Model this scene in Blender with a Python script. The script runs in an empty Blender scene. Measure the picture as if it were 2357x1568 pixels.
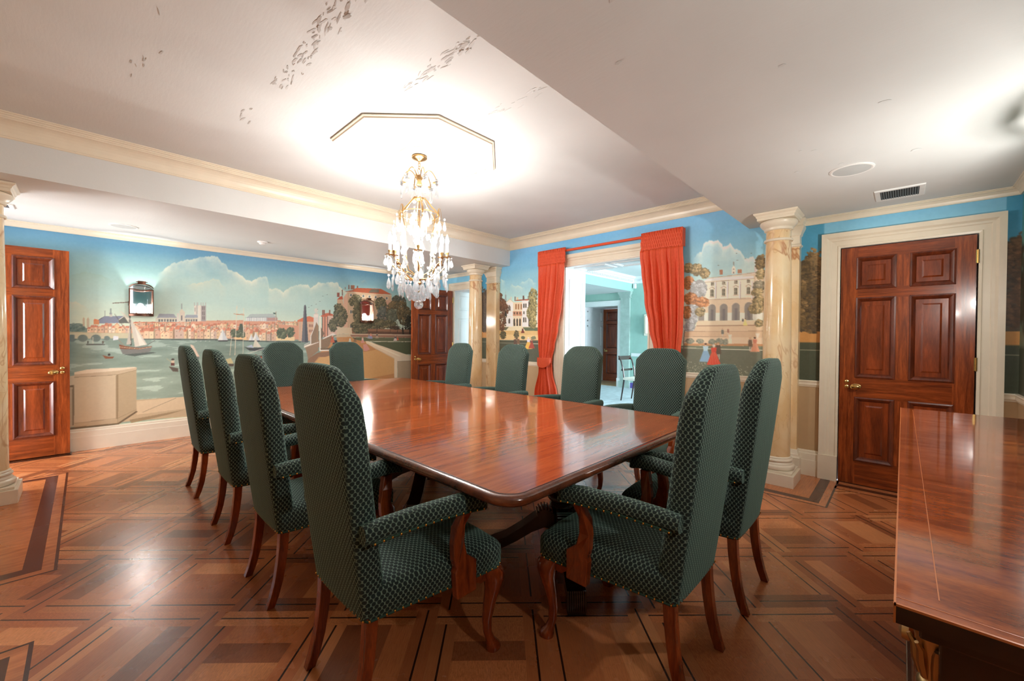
import bpy, bmesh, math, random
import numpy as np
from mathutils import Vector, Matrix
S = bpy.context.scene
COL = S.collection
# ---------------------------------------------------------------- camera
def _cam():
    yaw, pit, rol = (math.radians(a) for a in (43.715, -0.695, 0.453))
    F = Vector((math.cos(yaw)*math.cos(pit), math.sin(yaw)*math.cos(pit), math.sin(pit)))
    R = Vector((math.sin(yaw), -math.cos(yaw), 0)); U = R.cross(F)
    c, s = math.cos(rol), math.sin(rol)
    r2 = R*c + U*s; u2 = U*c - R*s
    cd = bpy.data.cameras.new('camera'); co = bpy.data.objects.new('camera', cd); COL.objects.link(co)
    m = Matrix((r2, u2, -F)).transposed().to_4x4(); m.translation = (0, 0, 1.30)
    co.matrix_world = m
    cd.sensor_width = 36.0; cd.lens = 940.9/2357*36.0; cd.clip_start = 0.02
    S.camera = co
_cam()
# ---------------------------------------------------------------- world, exposure, light paths
w = bpy.data.worlds.new('world'); S.world = w; w.use_nodes = True
bg = w.node_tree.nodes['Background']; bg.inputs[0].default_value = (0.70, 0.82, 1.0, 1); bg.inputs[1].default_value = 0.6
S.view_settings.view_transform = 'Standard'; S.view_settings.look = 'None'
S.view_settings.exposure = 2.28; S.view_settings.gamma = 1.0; S.view_settings.use_curve_mapping = False
cy = S.cycles
cy.max_bounces = 7; cy.diffuse_bounces = 4; cy.glossy_bounces = 3; cy.transmission_bounces = 4
cy.transparent_max_bounces = 12; cy.caustics_reflective = False; cy.caustics_refractive = False
cy.sample_clamp_indirect = 6.0; cy.use_denoising = True
# room dimensions (metres): X runs along the long mural wall, Y across the room
XE, XN, YL, YR = 4.748, -1.0, 6.519, -0.62
ZH, ZL, YB, YS = 2.82, 2.42, 4.60, 1.161
XT = 0.48                      # thickness of the end wall
X2 = 9.55                      # far wall of the adjoining room
def area(name, loc, rot, sx, sy, power, col):
    l = bpy.data.lights.new(name, 'AREA'); l.shape = 'RECTANGLE'; l.size = sx; l.size_y = sy
    l.energy = power; l.color = col
    o = bpy.data.objects.new(name, l); COL.objects.link(o); o.location = loc; o.rotation_euler = rot
    return o
# daylight in the two window openings of the adjoining room's side wall
for k, x in enumerate((7.5, 8.8)):
    area('window_daylight', (x, -0.66, 1.45), (math.radians(90), 0, 0), 1.0, 1.9, 46.0, (0.80, 0.90, 1.0))
# light falling in through the doorway behind the camera, along the mural wall
area('doorway_light', (-2.1, 5.82, 1.25), (0, math.radians(-90), 0), 1.9, 1.0, 26.0, (1.0, 0.98, 0.96))
def point(name, loc, power, col, r, parent=None):
    l = bpy.data.lights.new(name, 'POINT'); l.energy = power; l.color = col; l.shadow_soft_size = r
    o = bpy.data.objects.new(name, l); COL.objects.link(o); o.location = loc
    if parent: o.parent = parent
    return o

# ---------------------------------------------------------------- mesh helpers
class MB:
    """collects shapes and links them as ONE mesh object"""
    def __init__(s): s.v = []; s.f = []; s.sm = []; s.mi = []; s.m = 0
    def add(s, vs, fs, smooth=False):
        b = len(s.v); s.v += [tuple(v) for v in vs]
        for f in fs: s.f.append(tuple(i+b for i in f)); s.sm.append(smooth); s.mi.append(s.m)
        return s
    def box(s, x0, x1, y0, y1, z0, z1):
        if x0 > x1: x0, x1 = x1, x0
        if y0 > y1: y0, y1 = y1, y0
        vs = [(x0,y0,z0),(x1,y0,z0),(x1,y1,z0),(x0,y1,z0),(x0,y0,z1),(x1,y0,z1),(x1,y1,z1),(x0,y1,z1)]
        return s.add(vs, [(3,2,1,0),(4,5,6,7),(0,1,5,4),(1,2,6,5),(2,3,7,6),(3,0,4,7)])
    def lathe(s, prof, c=(0,0,0), n=24, a0=0.0, smooth=True, cap=True):
        vs = []; fs = []
        for r, z in prof:
            for k in range(n):
                a = a0 + 2*math.pi*k/n
                vs.append((c[0]+r*math.cos(a), c[1]+r*math.sin(a), c[2]+z))
        for i in range(len(prof)-1):
            for k in range(n):
                k2 = (k+1) % n
                fs.append((i*n+k, i*n+k2, (i+1)*n+k2, (i+1)*n+k))
        if cap:
            fs.append(tuple(range(n))[::-1]); fs.append(tuple((len(prof)-1)*n+k for k in range(n)))
        return s.add(vs, fs, smooth)
    def tube(s, pts, rad, n=10, smooth=True, flat=1.0, up=None):
        pts = [Vector(p) for p in pts]
        if not isinstance(rad, (list, tuple)): rad = [rad]*len(pts)
        vs = []; fs = []
        t0 = (pts[1]-pts[0]).normalized()
        ref = Vector(up) if up else (Vector((0,0,1)) if abs(t0.z) < .9 else Vector((1,0,0)))
        nx = t0.cross(ref).normalized()
        for i, p in enumerate(pts):
            t = (pts[min(i+1, len(pts)-1)] - pts[max(i-1, 0)]).normalized()
            nx = (nx - t*nx.dot(t)).normalized(); ny = t.cross(nx)
            for k in range(n):
                a = 2*math.pi*k/n
                vs.append(p + nx*(rad[i]*math.cos(a)) + ny*(rad[i]*flat*math.sin(a)))
        for i in range(len(pts)-1):
            for k in range(n):
                k2 = (k+1) % n
                fs.append((i*n+k, i*n+k2, (i+1)*n+k2, (i+1)*n+k))
        fs.append(tuple(range(n))[::-1]); fs.append(tuple((len(pts)-1)*n+k for k in range(n)))
        return s.add(vs, fs, smooth)
    def loft(s, rings, smooth=True, closed=True, cap=True):
        n = len(rings[0]); vs = [p for r in rings for p in r]; fs = []
        for i in range(len(rings)-1):
            for k in range(n if closed else n-1):
                k2 = (k+1) % n
                fs.append((i*n+k, i*n+k2, (i+1)*n+k2, (i+1)*n+k))
        if cap:
            fs.append(tuple(range(n))[::-1]); fs.append(tuple((len(rings)-1)*n+k for k in range(n)))
        return s.add(vs, fs, smooth)
    def prism(s, poly, a, b, axis='Z', smooth=False):
        """extrude a 2-D outline between a and b along an axis"""
        def P(u, v, t): return {'Z': (u,v,t), 'Y': (u,t,v), 'X': (t,u,v)}[axis]
        n = len(poly)
        vs = [P(u,v,a) for u,v in poly] + [P(u,v,b) for u,v in poly]
        fs = [tuple(range(n))[::-1], tuple(range(n,2*n))] + [(k,(k+1)%n,n+(k+1)%n,n+k) for k in range(n)]
        b0 = len(s.f); s.add(vs, fs, smooth)
        s.sm[b0] = s.sm[b0+1] = False
        return s
    def sweep(s, prof, path, z, closed=False, smooth=False):
        """moulding: prof [(d into the room, h)], path in plan with the room on its left"""
        P = [Vector((x, y)) for x, y in path]; n = len(P); m = len(prof); rings = []
        for i in range(n):
            a = P[i]-P[i-1] if (i > 0 or closed) else P[1]-P[0]
            b = P[(i+1) % n]-P[i] if (i < n-1 or closed) else P[-1]-P[-2]
            a.normalize(); b.normalize()
            na = Vector((-a.y, a.x)); nb = Vector((-b.y, b.x)); q = na+nb
            q = q/(q.dot(na))
            rings.append([(P[i].x+q.x*d, P[i].y+q.y*d, z+h) for d, h in prof])
        if closed: rings.append(rings[0])
        s.loft(rings, smooth, closed=True, cap=not closed); return s
    def sphere(s, c, r, n=12, sz=1.0):
        pr = [(max(r*math.sin(math.pi*i/n), 1e-4), -r*sz*math.cos(math.pi*i/n)) for i in range(n+1)]
        return s.lathe(pr, c, n*2 if n < 8 else n+6)
    def xf(s, M, start=0):
        s.v[start:] = [tuple(M @ Vector(v)) for v in s.v[start:]]; return s
    def build(s, name, mat=None, parent=None, ang=35, bevel=0, uv=False, sub=0):
        me = bpy.data.meshes.new(name); me.from_pydata(s.v, [], s.f)
        me.polygons.foreach_set('use_smooth', s.sm)
        if mat is not None:
            for m in (mat if isinstance(mat, (list, tuple)) else [mat]): me.materials.append(m)
            me.polygons.foreach_set('material_index', s.mi)
        bm = bmesh.new(); bm.from_mesh(me); bmesh.ops.recalc_face_normals(bm, faces=bm.faces); bm.to_mesh(me); bm.free()
        if any(s.sm): me.set_sharp_from_angle(angle=math.radians(ang))
        if uv: boxuv(me)
        o = bpy.data.objects.new(name, me); COL.objects.link(o)
        if parent: o.parent = parent
        if bevel:
            b = o.modifiers.new('bevel', 'BEVEL'); b.width = bevel; b.segments = 2; b.limit_method = 'ANGLE'; b.angle_limit = math.radians(40)
        if sub:
            q = o.modifiers.new('sub', 'SUBSURF'); q.levels = sub; q.render_levels = sub
        return o
def boxuv(me):
    uv = me.uv_layers.new(name='UVMap')
    for p in me.polygons:
        n = p.normal; a = max(range(3), key=lambda i: abs(n[i]))
        for li in p.loop_indices:
            c = me.vertices[me.loops[li].vertex_index].co
            uv.data[li].uv = ((c.y, c.z), (c.x, c.z), (c.x, c.y))[a]
def tag(o, label=None, cat=None, group=None, kind=None):
    if label: o['label'] = label
    if cat: o['category'] = cat
    if group: o['group'] = group
    if kind: o['kind'] = kind
    return o
def struct(o): o['kind'] = 'structure'; return o
def empty(name, loc=(0,0,0), rz=0.0):
    o = bpy.data.objects.new(name, None); COL.objects.link(o); o.location = loc; o.rotation_euler = (0,0,rz)
    o.empty_display_size = .1
    return o
def copy_tree(o, parent=None):
    c = o.copy(); COL.objects.link(c)
    if parent: c.parent = parent
    for ch in list(o.children): copy_tree(ch, c)
    return c

# ---------------------------------------------------------------- materials
def srgb(r, g, b):
    return tuple((c/12.92 if c <= .04045 else ((c+.055)/1.055)**2.4) for c in (r/255, g/255, b/255)) + (1.0,)
class NT:
    def __init__(s, name):
        s.m = bpy.data.materials.new(name); s.m.use_nodes = True; s.t = s.m.node_tree; s.t.nodes.clear()
        s.out = s.t.nodes.new('ShaderNodeOutputMaterial')
    def n(s, kind, **kw):
        nd = s.t.nodes.new('ShaderNode'+kind)
        for k, v in kw.items():
            if k.startswith('i_'):
                key = k[2:]; key = int(key) if key.isdigit() else key.replace('_', ' ')
                s.put(nd.inputs[key], v)
            else: setattr(nd, k, v)
        return nd
    def put(s, sock, v):
        if isinstance(v, bpy.types.NodeSocket): s.t.links.new(v, sock)
        elif isinstance(v, bpy.types.Node): s.t.links.new(v.outputs[0], sock)
        else: sock.default_value = v
    def math(s, op, a, b=None, c=None, clamp=False):
        nd = s.n('Math', operation=op, use_clamp=clamp); s.put(nd.inputs[0], a)
        if b is not None: s.put(nd.inputs[1], b)
        if c is not None: s.put(nd.inputs[2], c)
        return nd.outputs[0]
    def ramp(s, fac, stops, interp='LINEAR'):
        nd = s.n('ValToRGB'); s.put(nd.inputs[0], fac); r = nd.color_ramp; r.interpolation = interp
        while len(r.elements) < len(stops): r.elements.new(.5)
        for e, (p, c) in zip(r.elements, stops): e.position = p; e.color = c
        return nd.outputs[0]
    def mix(s, fac, a, b, blend='MIX'):
        nd = s.n('Mix', data_type='RGBA', blend_type=blend); s.put(nd.inputs[0], fac); s.put(nd.inputs[6], a); s.put(nd.inputs[7], b)
        return nd.outputs[2]
    def coord(s, which='Object', scale=(1,1,1), rot=(0,0,0), loc=(0,0,0)):
        t = s.n('TexCoord'); mp = s.n('Mapping'); s.put(mp.inputs[0], t.outputs[which])
        mp.inputs['Scale'].default_value = scale; mp.inputs['Rotation'].default_value = rot; mp.inputs['Location'].default_value = loc
        return mp.outputs[0]
    def noise(s, vec, scale, detail=4, rough=.5, dist=0.0):
        return s.n('TexNoise', i_Vector=vec, i_Scale=scale, i_Detail=detail, i_Roughness=rough, i_Distortion=dist).outputs[0]
    def bump(s, h, strength=.2, dist=.01):
        return s.n('Bump', i_Strength=strength, i_Distance=dist, i_Height=h).outputs[0]
    def pbr(s, color, rough=.5, metal=0.0, normal=None, **kw):
        b = s.n('BsdfPrincipled'); s.put(b.inputs['Base Color'], color); s.put(b.inputs['Roughness'], rough); s.put(b.inputs['Metallic'], metal)
        if normal is not None: s.put(b.inputs['Normal'], normal)
        for k, v in kw.items(): s.put(b.inputs[k.replace('_', ' ')], v)
        s.t.links.new(b.outputs[0], s.out.inputs[0]); return s.m
def plain(name, rgb, rough=.5, metal=0.0, var=.06, **kw):
    t = NT(name); v = t.noise(t.coord(scale=(1,1,1)), 9.0, 3)
    c = srgb(*rgb); d = tuple(x*(1-var) for x in c[:3]) + (1,)
    return t.pbr(t.ramp(v, [(.3, d), (.7, c)]), rough, metal, **kw)
def wood(name, dark, light, grain=(1, 14, 14), rough=.22, scale=3.0, coat=.4, fine=.5, bump=.05):
    t = NT(name); v = t.coord(scale=grain)
    a = t.noise(v, scale, 6, .6, .6); b = t.noise(v, scale*9, 3, .6)
    f = t.math('ADD', t.math('MULTIPLY', a, 1-fine*.5), t.math('MULTIPLY', b, fine*.5))
    col = t.ramp(f, [(.33, srgb(*dark)), (.52, tuple((x+y)/2 for x, y in zip(srgb(*dark), srgb(*light)))), (.66, srgb(*light))])
    rg = t.math('MULTIPLY_ADD', b, .08, rough-.04)
    return t.pbr(col, rg, normal=t.bump(b, bump, .002), Coat_Weight=coat, Coat_Roughness=.08)
def emit(name, rgb, strength):
    t = NT(name); e = t.n('Emission'); e.inputs[0].default_value = (*rgb, 1); e.inputs[1].default_value = strength
    t.t.links.new(e.outputs[0], t.out.inputs[0]); return t.m
def plaster(name, rgb, bump=.12):
    t = NT(name); v = t.coord(scale=(1,1,1)); a = t.noise(v, 1.3, 5); b = t.noise(v, 60, 4, .6); br = t.noise(t.coord(scale=(1, .18, 1), rot=(0,0,.4)), 70, 3)
    c = srgb(*rgb); d = tuple(x*.93 for x in c[:3]) + (1,)
    h = t.math('ADD', t.math('MULTIPLY', b, .5), br)
    return t.pbr(t.ramp(a, [(.35, d), (.65, c)]), .62, normal=t.bump(h, bump, .004))
M = {}
M['ceiling'] = plaster('ceiling_paint', (222, 224, 223))
M['trim'] = plain('cream_gloss_paint', (238, 226, 204), .32, var=.05)
M['white_trim'] = plain('white_gloss_paint', (236, 240, 240), .3, var=.04)
M['door'] = wood('mahogany_door', (88, 32, 10), (174, 84, 36), (16, 16, 1.1), .24, 2.4, .35)
M['door_cross'] = wood('mahogany_door_rail', (88, 34, 10), (164, 76, 30), (1.2, 1.2, 16), .24, 2.4, .35)
M['door_panel'] = wood('mahogany_door_panel', (84, 32, 11), (150, 66, 27), (7, 7, .9), .24, 2.0, .35)
M['door_mould'] = wood('mahogany_moulding', (66, 24, 9), (120, 52, 24), (10, 10, 2), .32, 3.0, .2)
M['brass'] = plain('polished_brass', (226, 196, 130), .18, 1.0)
M['gold'] = plain('gilt_metal', (198, 164, 116), .3, 1.0)
M['leg'] = wood('mahogany_leg', (84, 28, 9), (160, 70, 26), (9, 9, 1.2), .2, 3.0, .5)
M['dark_wood'] = wood('dark_mahogany', (26, 10, 4), (66, 30, 14), (3, 3, 1), .22, 3.0, .5)
M['bronze'] = plain('dark_bronze', (92, 60, 46), .35, .7)
M['dark'] = plain('dark_recess', (24, 26, 28), .6)
M['grille'] = plain('grey_grille_cloth', (196, 200, 200), .7)
M['white'] = plain('white_plastic', (238, 238, 236), .4)
M['nail'] = plain('brass_nail', (214, 160, 78), .25, 1.0)
M['bulb'] = emit('candle_bulb_glow', (1.0, .93, .82), 60.0)
M['candle'] = plain('ivory_candle_sleeve', (246, 240, 224), .45)
def mk_marble():
    t = NT('sienna_marble'); v = t.coord(scale=(1,1,.55)); a = t.noise(v, 3.2, 6, .55, .8)
    base = t.ramp(a, [(.3, srgb(226, 186, 132)), (.5, srgb(236, 208, 164)), (.7, srgb(242, 222, 188))])
    def vein(sc, wd, ds):
        n = t.noise(v, sc, 3, .5, ds); d = t.math('ABSOLUTE', t.math('SUBTRACT', n, .5))
        return t.n('MapRange', i_0=d, i_1=0.0, i_2=wd, i_3=1.0, i_4=0.0, clamp=True).outputs[0]
    sel = t.ramp(t.noise(v, 1.7, 2), [(.40, (.1,.1,.1,1)), (.58, (1,1,1,1))])
    vm = t.math('MULTIPLY', t.math('MAXIMUM', vein(2.6, .016, 1.1), t.math('MULTIPLY', vein(5.5, .010, .8), .6)), sel)
    c = t.mix(t.math('MULTIPLY', vm, .85), base, srgb(172, 98, 48))
    return t.pbr(c, .16, Coat_Weight=.3, Coat_Roughness=.06)
M['marble'] = mk_marble()
def mk_fabric():
    """velvet dots in a hexagonal lattice on a pale green ground (UV in metres)"""
    t = NT('green_dot_velvet'); uv = t.n('TexCoord').outputs['UV']
    sx, sy = .0186, .0246
    def lat(off):
        a = t.n('VectorMath', operation='MULTIPLY_ADD'); t.put(a.inputs[0], uv); a.inputs[1].default_value = (1/sx, 1/sy, 0); a.inputs[2].default_value = off
        f = t.n('VectorMath', operation='FRACTION'); t.put(f.inputs[0], a)
        g = t.n('VectorMath', operation='SUBTRACT'); t.put(g.inputs[0], f); g.inputs[1].default_value = (.5, .5, 0)
        h = t.n('VectorMath', operation='MULTIPLY'); t.put(h.inputs[0], g); h.inputs[1].default_value = (sx, sy, 0)
        l = t.n('VectorMath', operation='LENGTH'); t.put(l.inputs[0], h); return l.outputs['Value']
    d = t.math('MINIMUM', lat((0,0,0)), lat((.5,.5,0)))
    dot = t.n('MapRange', i_0=d, i_1=.0064, i_2=.0081, i_3=1.0, i_4=0.0, clamp=True).outputs[0]
    n = t.noise(t.coord('UV', (1,1,1)), 260, 3); big = t.noise(t.coord('UV', (1,1,1)), 7, 3)
    pile = t.ramp(n, [(.3, srgb(9, 22, 21)), (.7, srgb(20, 40, 37))])
    ground = t.ramp(n, [(.3, srgb(88, 110, 98)), (.7, srgb(138, 160, 146))])
    ground = t.mix(t.math('MULTIPLY', big, .35), ground, srgb(92, 114, 102))
    c = t.mix(dot, ground, pile)
    hgt = t.math('ADD', t.math('MULTIPLY', dot, 1.0), t.math('MULTIPLY', n, .25))
    return t.pbr(c, .85, normal=t.bump(hgt, .5, .003), Sheen_Weight=.35, Sheen_Roughness=.4, Sheen_Tint=srgb(150, 200, 180))
M['fabric'] = mk_fabric()
def mk_top(name, dark, light, grain, rough, wave=.25, tilt=0.0):
    t = NT(name); v = t.coord(scale=grain, rot=(0,0,tilt)); a = t.noise(v, 2.6, 5, .55, .3); b = t.noise(v, 30, 4, .6)
    f = t.math('ADD', t.math('MULTIPLY', a, .7), t.math('MULTIPLY', b, .3))
    c = t.ramp(f, [(.34, srgb(*dark)), (.5, tuple((x+y)/2 for x, y in zip(srgb(*dark), srgb(*light)))), (.66, srgb(*light))])
    h = t.noise(t.coord(scale=(1,1,1)), 5.0, 2)
    return t.pbr(c, rough, normal=t.bump(h, wave, .004), Coat_Weight=.35, Coat_Roughness=.04)
M['table'] = mk_top('polished_table_mahogany', (140, 64, 28), (198, 104, 52), (1.0, 13, 13), .13, .03)
M['table_edge'] = wood('table_rim_mahogany', (70, 30, 14), (128, 66, 36), (3, 3, 3), .2, 3.0, .6)
M['sideboard'] = mk_top('sideboard_flame_mahogany', (104, 40, 14), (188, 96, 44), (9, 2.2, 9), .10, .07, .2)
M['inlay'] = plain('boxwood_stringing', (206, 122, 70), .25)
M['black_line'] = plain('ebony_line', (30, 16, 10), .3)
def mk_curtain():
    t = NT('orange_red_silk'); v = t.coord('Object', (30, 30, 4)); n = t.noise(v, 8, 3)
    c = t.ramp(n, [(.3, srgb(220, 74, 38)), (.7, srgb(236, 94, 52))])
    return t.pbr(c, .55, normal=t.bump(n, .15, .002), Sheen_Weight=.3, Sheen_Tint=srgb(255, 150, 110))
M['curtain'] = mk_curtain()
def mk_crystal():
    t = NT('cut_crystal'); lw = t.n('LayerWeight'); lw.inputs[0].default_value = .45
    tr = t.n('BsdfTransparent'); tr.inputs[0].default_value = (.94, .96, .98, 1)
    gl = t.n('BsdfGlass'); gl.inputs['Roughness'].default_value = .03; gl.inputs['IOR'].default_value = 1.5
    gs = t.n('BsdfGlossy'); gs.inputs['Roughness'].default_value = .08
    tl = t.n('BsdfTranslucent'); tl.inputs[0].default_value = (.9, .93, .96, 1)
    m0 = t.n('MixShader'); m0.inputs[0].default_value = .35; t.put(m0.inputs[1], gl.outputs[0]); t.put(m0.inputs[2], tl.outputs[0])
    m1 = t.n('MixShader'); m1.inputs[0].default_value = .62; t.put(m1.inputs[1], tr.outputs[0]); t.put(m1.inputs[2], m0.outputs[0])
    m2 = t.n('MixShader'); t.put(m2.inputs[0], t.math('MULTIPLY', lw.outputs[1], .8)); t.put(m2.inputs[1], m1.outputs[0]); t.put(m2.inputs[2], gs.outputs[0])
    t.t.links.new(m2.outputs[0], t.out.inputs[0]); return t.m
M['crystal'] = mk_crystal()
def mk_pane():
    t = NT('lantern_glass'); lw = t.n('LayerWeight'); lw.inputs[0].default_value = .3
    tr = t.n('BsdfTransparent'); tr.inputs[0].default_value = (.95, .97, .98, 1)
    gs = t.n('BsdfGlossy'); gs.inputs['Roughness'].default_value = .03
    m2 = t.n('MixShader'); t.put(m2.inputs[0], t.math('MULTIPLY', lw.outputs[1], .6)); t.put(m2.inputs[1], tr.outputs[0]); t.put(m2.inputs[2], gs.outputs[0])
    t.t.links.new(m2.outputs[0], t.out.inputs[0]); return t.m
M['pane'] = mk_pane()
def mk_floor():
    t = NT('oak_parquet'); at = t.n('VertexColor', layer_name='plank')
    v = t.coord('UV', (2.2, 26, 1)); a = t.noise(v, 2.0, 6, .6, .4); b = t.noise(t.coord('UV', (6, 90, 1)), 2.0, 3)
    g = t.ramp(t.math('ADD', t.math('MULTIPLY', a, .7), t.math('MULTIPLY', b, .3)), [(.3, (.58,.52,.48,1)), (.5, (.9,.88,.86,1)), (.7, (1.18,1.16,1.12,1))])
    c = t.mix(1.0, at.outputs[0], g, 'MULTIPLY')
    fl = t.noise(t.coord('UV', (34, 9, 1)), 3.0, 3, .6, 2.2); sel = t.noise(t.coord('UV', (2.5, 5, 1)), 1.2, 2)
    fk = t.math('MULTIPLY', t.ramp(fl, [(.60, (0,0,0,1)), (.66, (1,1,1,1))]), t.ramp(sel, [(.5, (0,0,0,1)), (.62, (.55,.55,.55,1))]))
    c = t.mix(t.math('MULTIPLY', fk, at.outputs[1]), c, srgb(226, 170, 118))
    scuff = t.noise(t.coord('Object', (1,1,1)), 2.3, 5)
    rg = t.math('MULTIPLY_ADD', scuff, .20, .17)
    return t.pbr(c, rg, normal=t.bump(t.math('ADD', b, scuff), .06, .003), Coat_Weight=.3, Coat_Roughness=.22)
M['floor'] = mk_floor()
def mk_mural():
    t = NT('mural_paint'); at = t.n('VertexColor', layer_name='paint'); n = t.noise(t.coord('Object', (1,1,1)), 140, 3)
    c = t.mix(t.math('MULTIPLY', n, .04), at.outputs[0], srgb(236, 232, 214))
    return t.pbr(c, .48, normal=t.bump(n, .06, .002))
M['mural'] = mk_mural()
M['stone_paint'] = plain('stone_coloured_paint', (196, 166, 128), .35)
M['green_wall'] = plain('pale_green_wall_paint', (160, 200, 188), .5)
M['carpet'] = plain('pale_blue_carpet', (206, 220, 226), .95, var=.25)
M['adj_marble'] = plain('grey_green_marble_paint', (176, 200, 192), .3, var=.2)
M['purple_base'] = plain('violet_base_paint', (96, 86, 170), .4)
M['silvered'] = plain('silvered_reflector', (168, 176, 184), .07, 1.0)
M['copper'] = plain('polished_copper', (232, 176, 150), .28, 1.0)
# ================================================================ FLOOR
def clip(poly, x0, x1, y0, y1):
    for ax, lim, sg in ((0,x0,1),(0,x1,-1),(1,y0,1),(1,y1,-1)):
        out = []
        for i in range(len(poly)):
            a, b = poly[i-1], poly[i]; da, db = sg*(a[ax]-lim), sg*(b[ax]-lim)
            if (da >= 0) != (db >= 0):
                t = da/(da-db); out.append(tuple(a[k]+t*(b[k]-a[k]) for k in range(4)))
            if db >= 0: out.append(b)
        poly = out
        if not poly: return poly
    return poly
def build_floor():
    rnd = random.Random(4); V = []; F = []; UV = []; C = []
    LIN = srgb(58, 32, 20)[:3]
    tones = [srgb(*c)[:3] for c in ((204,128,80),(194,118,72),(216,144,94),(182,108,66),(200,124,78),(152,90,56))]
    def put(quad, col, z=0.0, alpha=1.0, box=(XN, XE, YR, YL)):
        q = clip(quad, *box)
        if len(q) < 3: return
        b = len(V)
        for p in q: V.append((p[0], p[1], z)); UV.append((p[2], p[3])); C.append((*col, alpha))
        F.append(tuple(range(b, b+len(q))))
    r2 = 1/math.sqrt(2); PU, PV, B, L = .503, .490, .096, .0042
    def board(u0, u1, v0, v1, along_u, col, alpha=1.0):
        ou, ov = rnd.uniform(0, 40), rnd.uniform(0, 40); q = []
        for u, v in ((u0,v0),(u1,v0),(u1,v1),(u0,v1)):
            a, c = (u, v) if along_u else (v, u)
            q.append(((u-v)*r2, (u+v)*r2, a+ou, c+ov))
        put(q, col, 0.0, alpha)
    def tone(): 
        c = rnd.choice(tones[:5]) if rnd.random() < .86 else tones[5]; k = rnd.uniform(.88, 1.1)
        return tuple(x*k for x in c)
    def lined(u0, u1, v0, v1, along_u):
        c = tone()
        if along_u:
            m = (v0+v1)/2
            board(u0,u1,v0,m-L,1,c); board(u0,u1,m-L,m+L,1,LIN,0); board(u0,u1,m+L,v1,1,tuple(x*.97 for x in c))
        else:
            m = (u0+u1)/2
            board(u0,m-L,v0,v1,0,c); board(m-L,m+L,v0,v1,0,LIN,0); board(m+L,u1,v0,v1,0,tuple(x*.97 for x in c))
    for i in range(-8, 14):
        for j in range(-12, 14):
            uc, vc = 1.923+PU*i, 2.252+PV*j
            x, y = (uc-vc)*r2, (uc+vc)*r2
            if not (XN-.6 < x < XE+.6 and YR-.6 < y < YL+.6): continue
            lined(uc, uc+B, vc, vc+PV-B, 0)
            lined(uc-B, uc, vc+B, vc+PV, 0)
            lined(uc+B, uc+PU, vc, vc+B, 1)
            lined(uc, uc+PU-B, vc-B, vc, 1)
            su, sv = uc+B, vc+B; wu, wv = PU-2*B, PV-2*B
            if (i+j) % 2:
                for k in range(3): board(su, su+wu, sv+wv*k/3, sv+wv*(k+1)/3, 1, tone())
            else:
                for k in range(3): board(su+wu*k/3, su+wu*(k+1)/3, sv, sv+wv, 0, tone())
    # borders and the solid blocks round the columns, inlaid flush (a hair proud)
    def rect(x0, x1, y0, y1, col, z, al=1.0):
        ou = rnd.uniform(0, 40); lx = (x1-x0) > (y1-y0)
        q = [(x, y, (x if lx else y)+ou, (y if lx else x)+ou) for x, y in ((x0,y0),(x1,y0),(x1,y1),(x0,y1))]
        put(q, col, z, al)
    PL = srgb(198, 122, 72)[:3]; DB = srgb(80, 46, 32)[:3]; ST = srgb(200, 126, 80)[:3]
    def block(x0, x1, y0, y1):
        rect(x0, x1, y0, y1, LIN, .0003, 0); g = .014; rect(x0+g, x1-g, y0+g, y1-g, ST, .0005)
        g = .06; rect(x0+g, x1-g, y0+g, y1-g, DB, .0007, 0); g = .132; rect(x0+g, x1-g, y0+g, y1-g, PL, .0009)
    rect(4.48, XE, YR, YL, LIN, .0002, 0); rect(4.492, XE, YR, YL, ST, .0003); rect(4.571, 4.645, YR, YL, DB, .0004, 0)
    rect(XN, XE, 6.335, 6.365, DB, .0002, 0); rect(XN, XE, YR, YR+.18, PL, .0002)
    block(3.92, XE+.2, .40, 1.26); block(3.92, XE+.2, 4.56, 5.42)
    block(XN-.2, -.107, 3.32, 5.575); block(XN-.2, -.15, .35, 2.623)
    me = bpy.data.meshes.new('floor'); me.from_pydata(V, [], F)
    uv = me.uv_layers.new(name='UVMap'); ca = me.color_attributes.new('plank', 'FLOAT_COLOR', 'CORNER')
    idx = np.empty(len(me.loops), np.int32); me.loops.foreach_get('vertex_index', idx)
    uv.data.foreach_set('uv', np.array(UV, np.float32)[idx].ravel())
    ca.data.foreach_set('color', np.array(C, np.float32)[idx].ravel())
    me.materials.append(M['floor']); o = bpy.data.objects.new('floor', me); COL.objects.link(o); return struct(o)
build_floor()
sub = MB().box(XN, XE, YR, YL, -.12, -.004).build('floor_slab', M['dark']); struct(sub)

# ================================================================ WALLS
OP1 = (2.24, 3.50, 2.287)      # wide curtained opening (y0, y1, head)
OP2 = (5.40, 6.02, 2.125)      # doorway in the far corner
DR3 = (-.405, .412, 2.108)     # closed door
def wall_slab(name, mb, mat): return struct(mb.build(name, mat))
wb = MB()
x0, x1 = XE+.004, XE+XT
for ya, yb, za, zb in ((YR-.1, DR3[0]-.006, 0, 2.95), (DR3[0]-.006, DR3[1]+.006, DR3[2]+.006, 2.95), (DR3[1]+.006, OP1[0], 0, 2.95), (OP1[0], OP1[1], OP1[2], 2.95), (OP1[1], OP2[0], 0, 2.95), (OP2[0], OP2[1], OP2[2], 2.95), (OP2[1], YL+.1, 0, 2.95)):
    wb.box(x0, x1, ya, yb, za, zb)
wall_slab('wall_back', wb, M['white_trim'])
wall_slab('wall_left', MB().box(XN-.1, XE, YL+.004, YL+.12, 0, 2.95), M['trim'])
wall_slab('wall_right', MB().box(XN-.1, XE, YR-.12, YR-.004, 0, 2.95), M['trim'])
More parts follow.
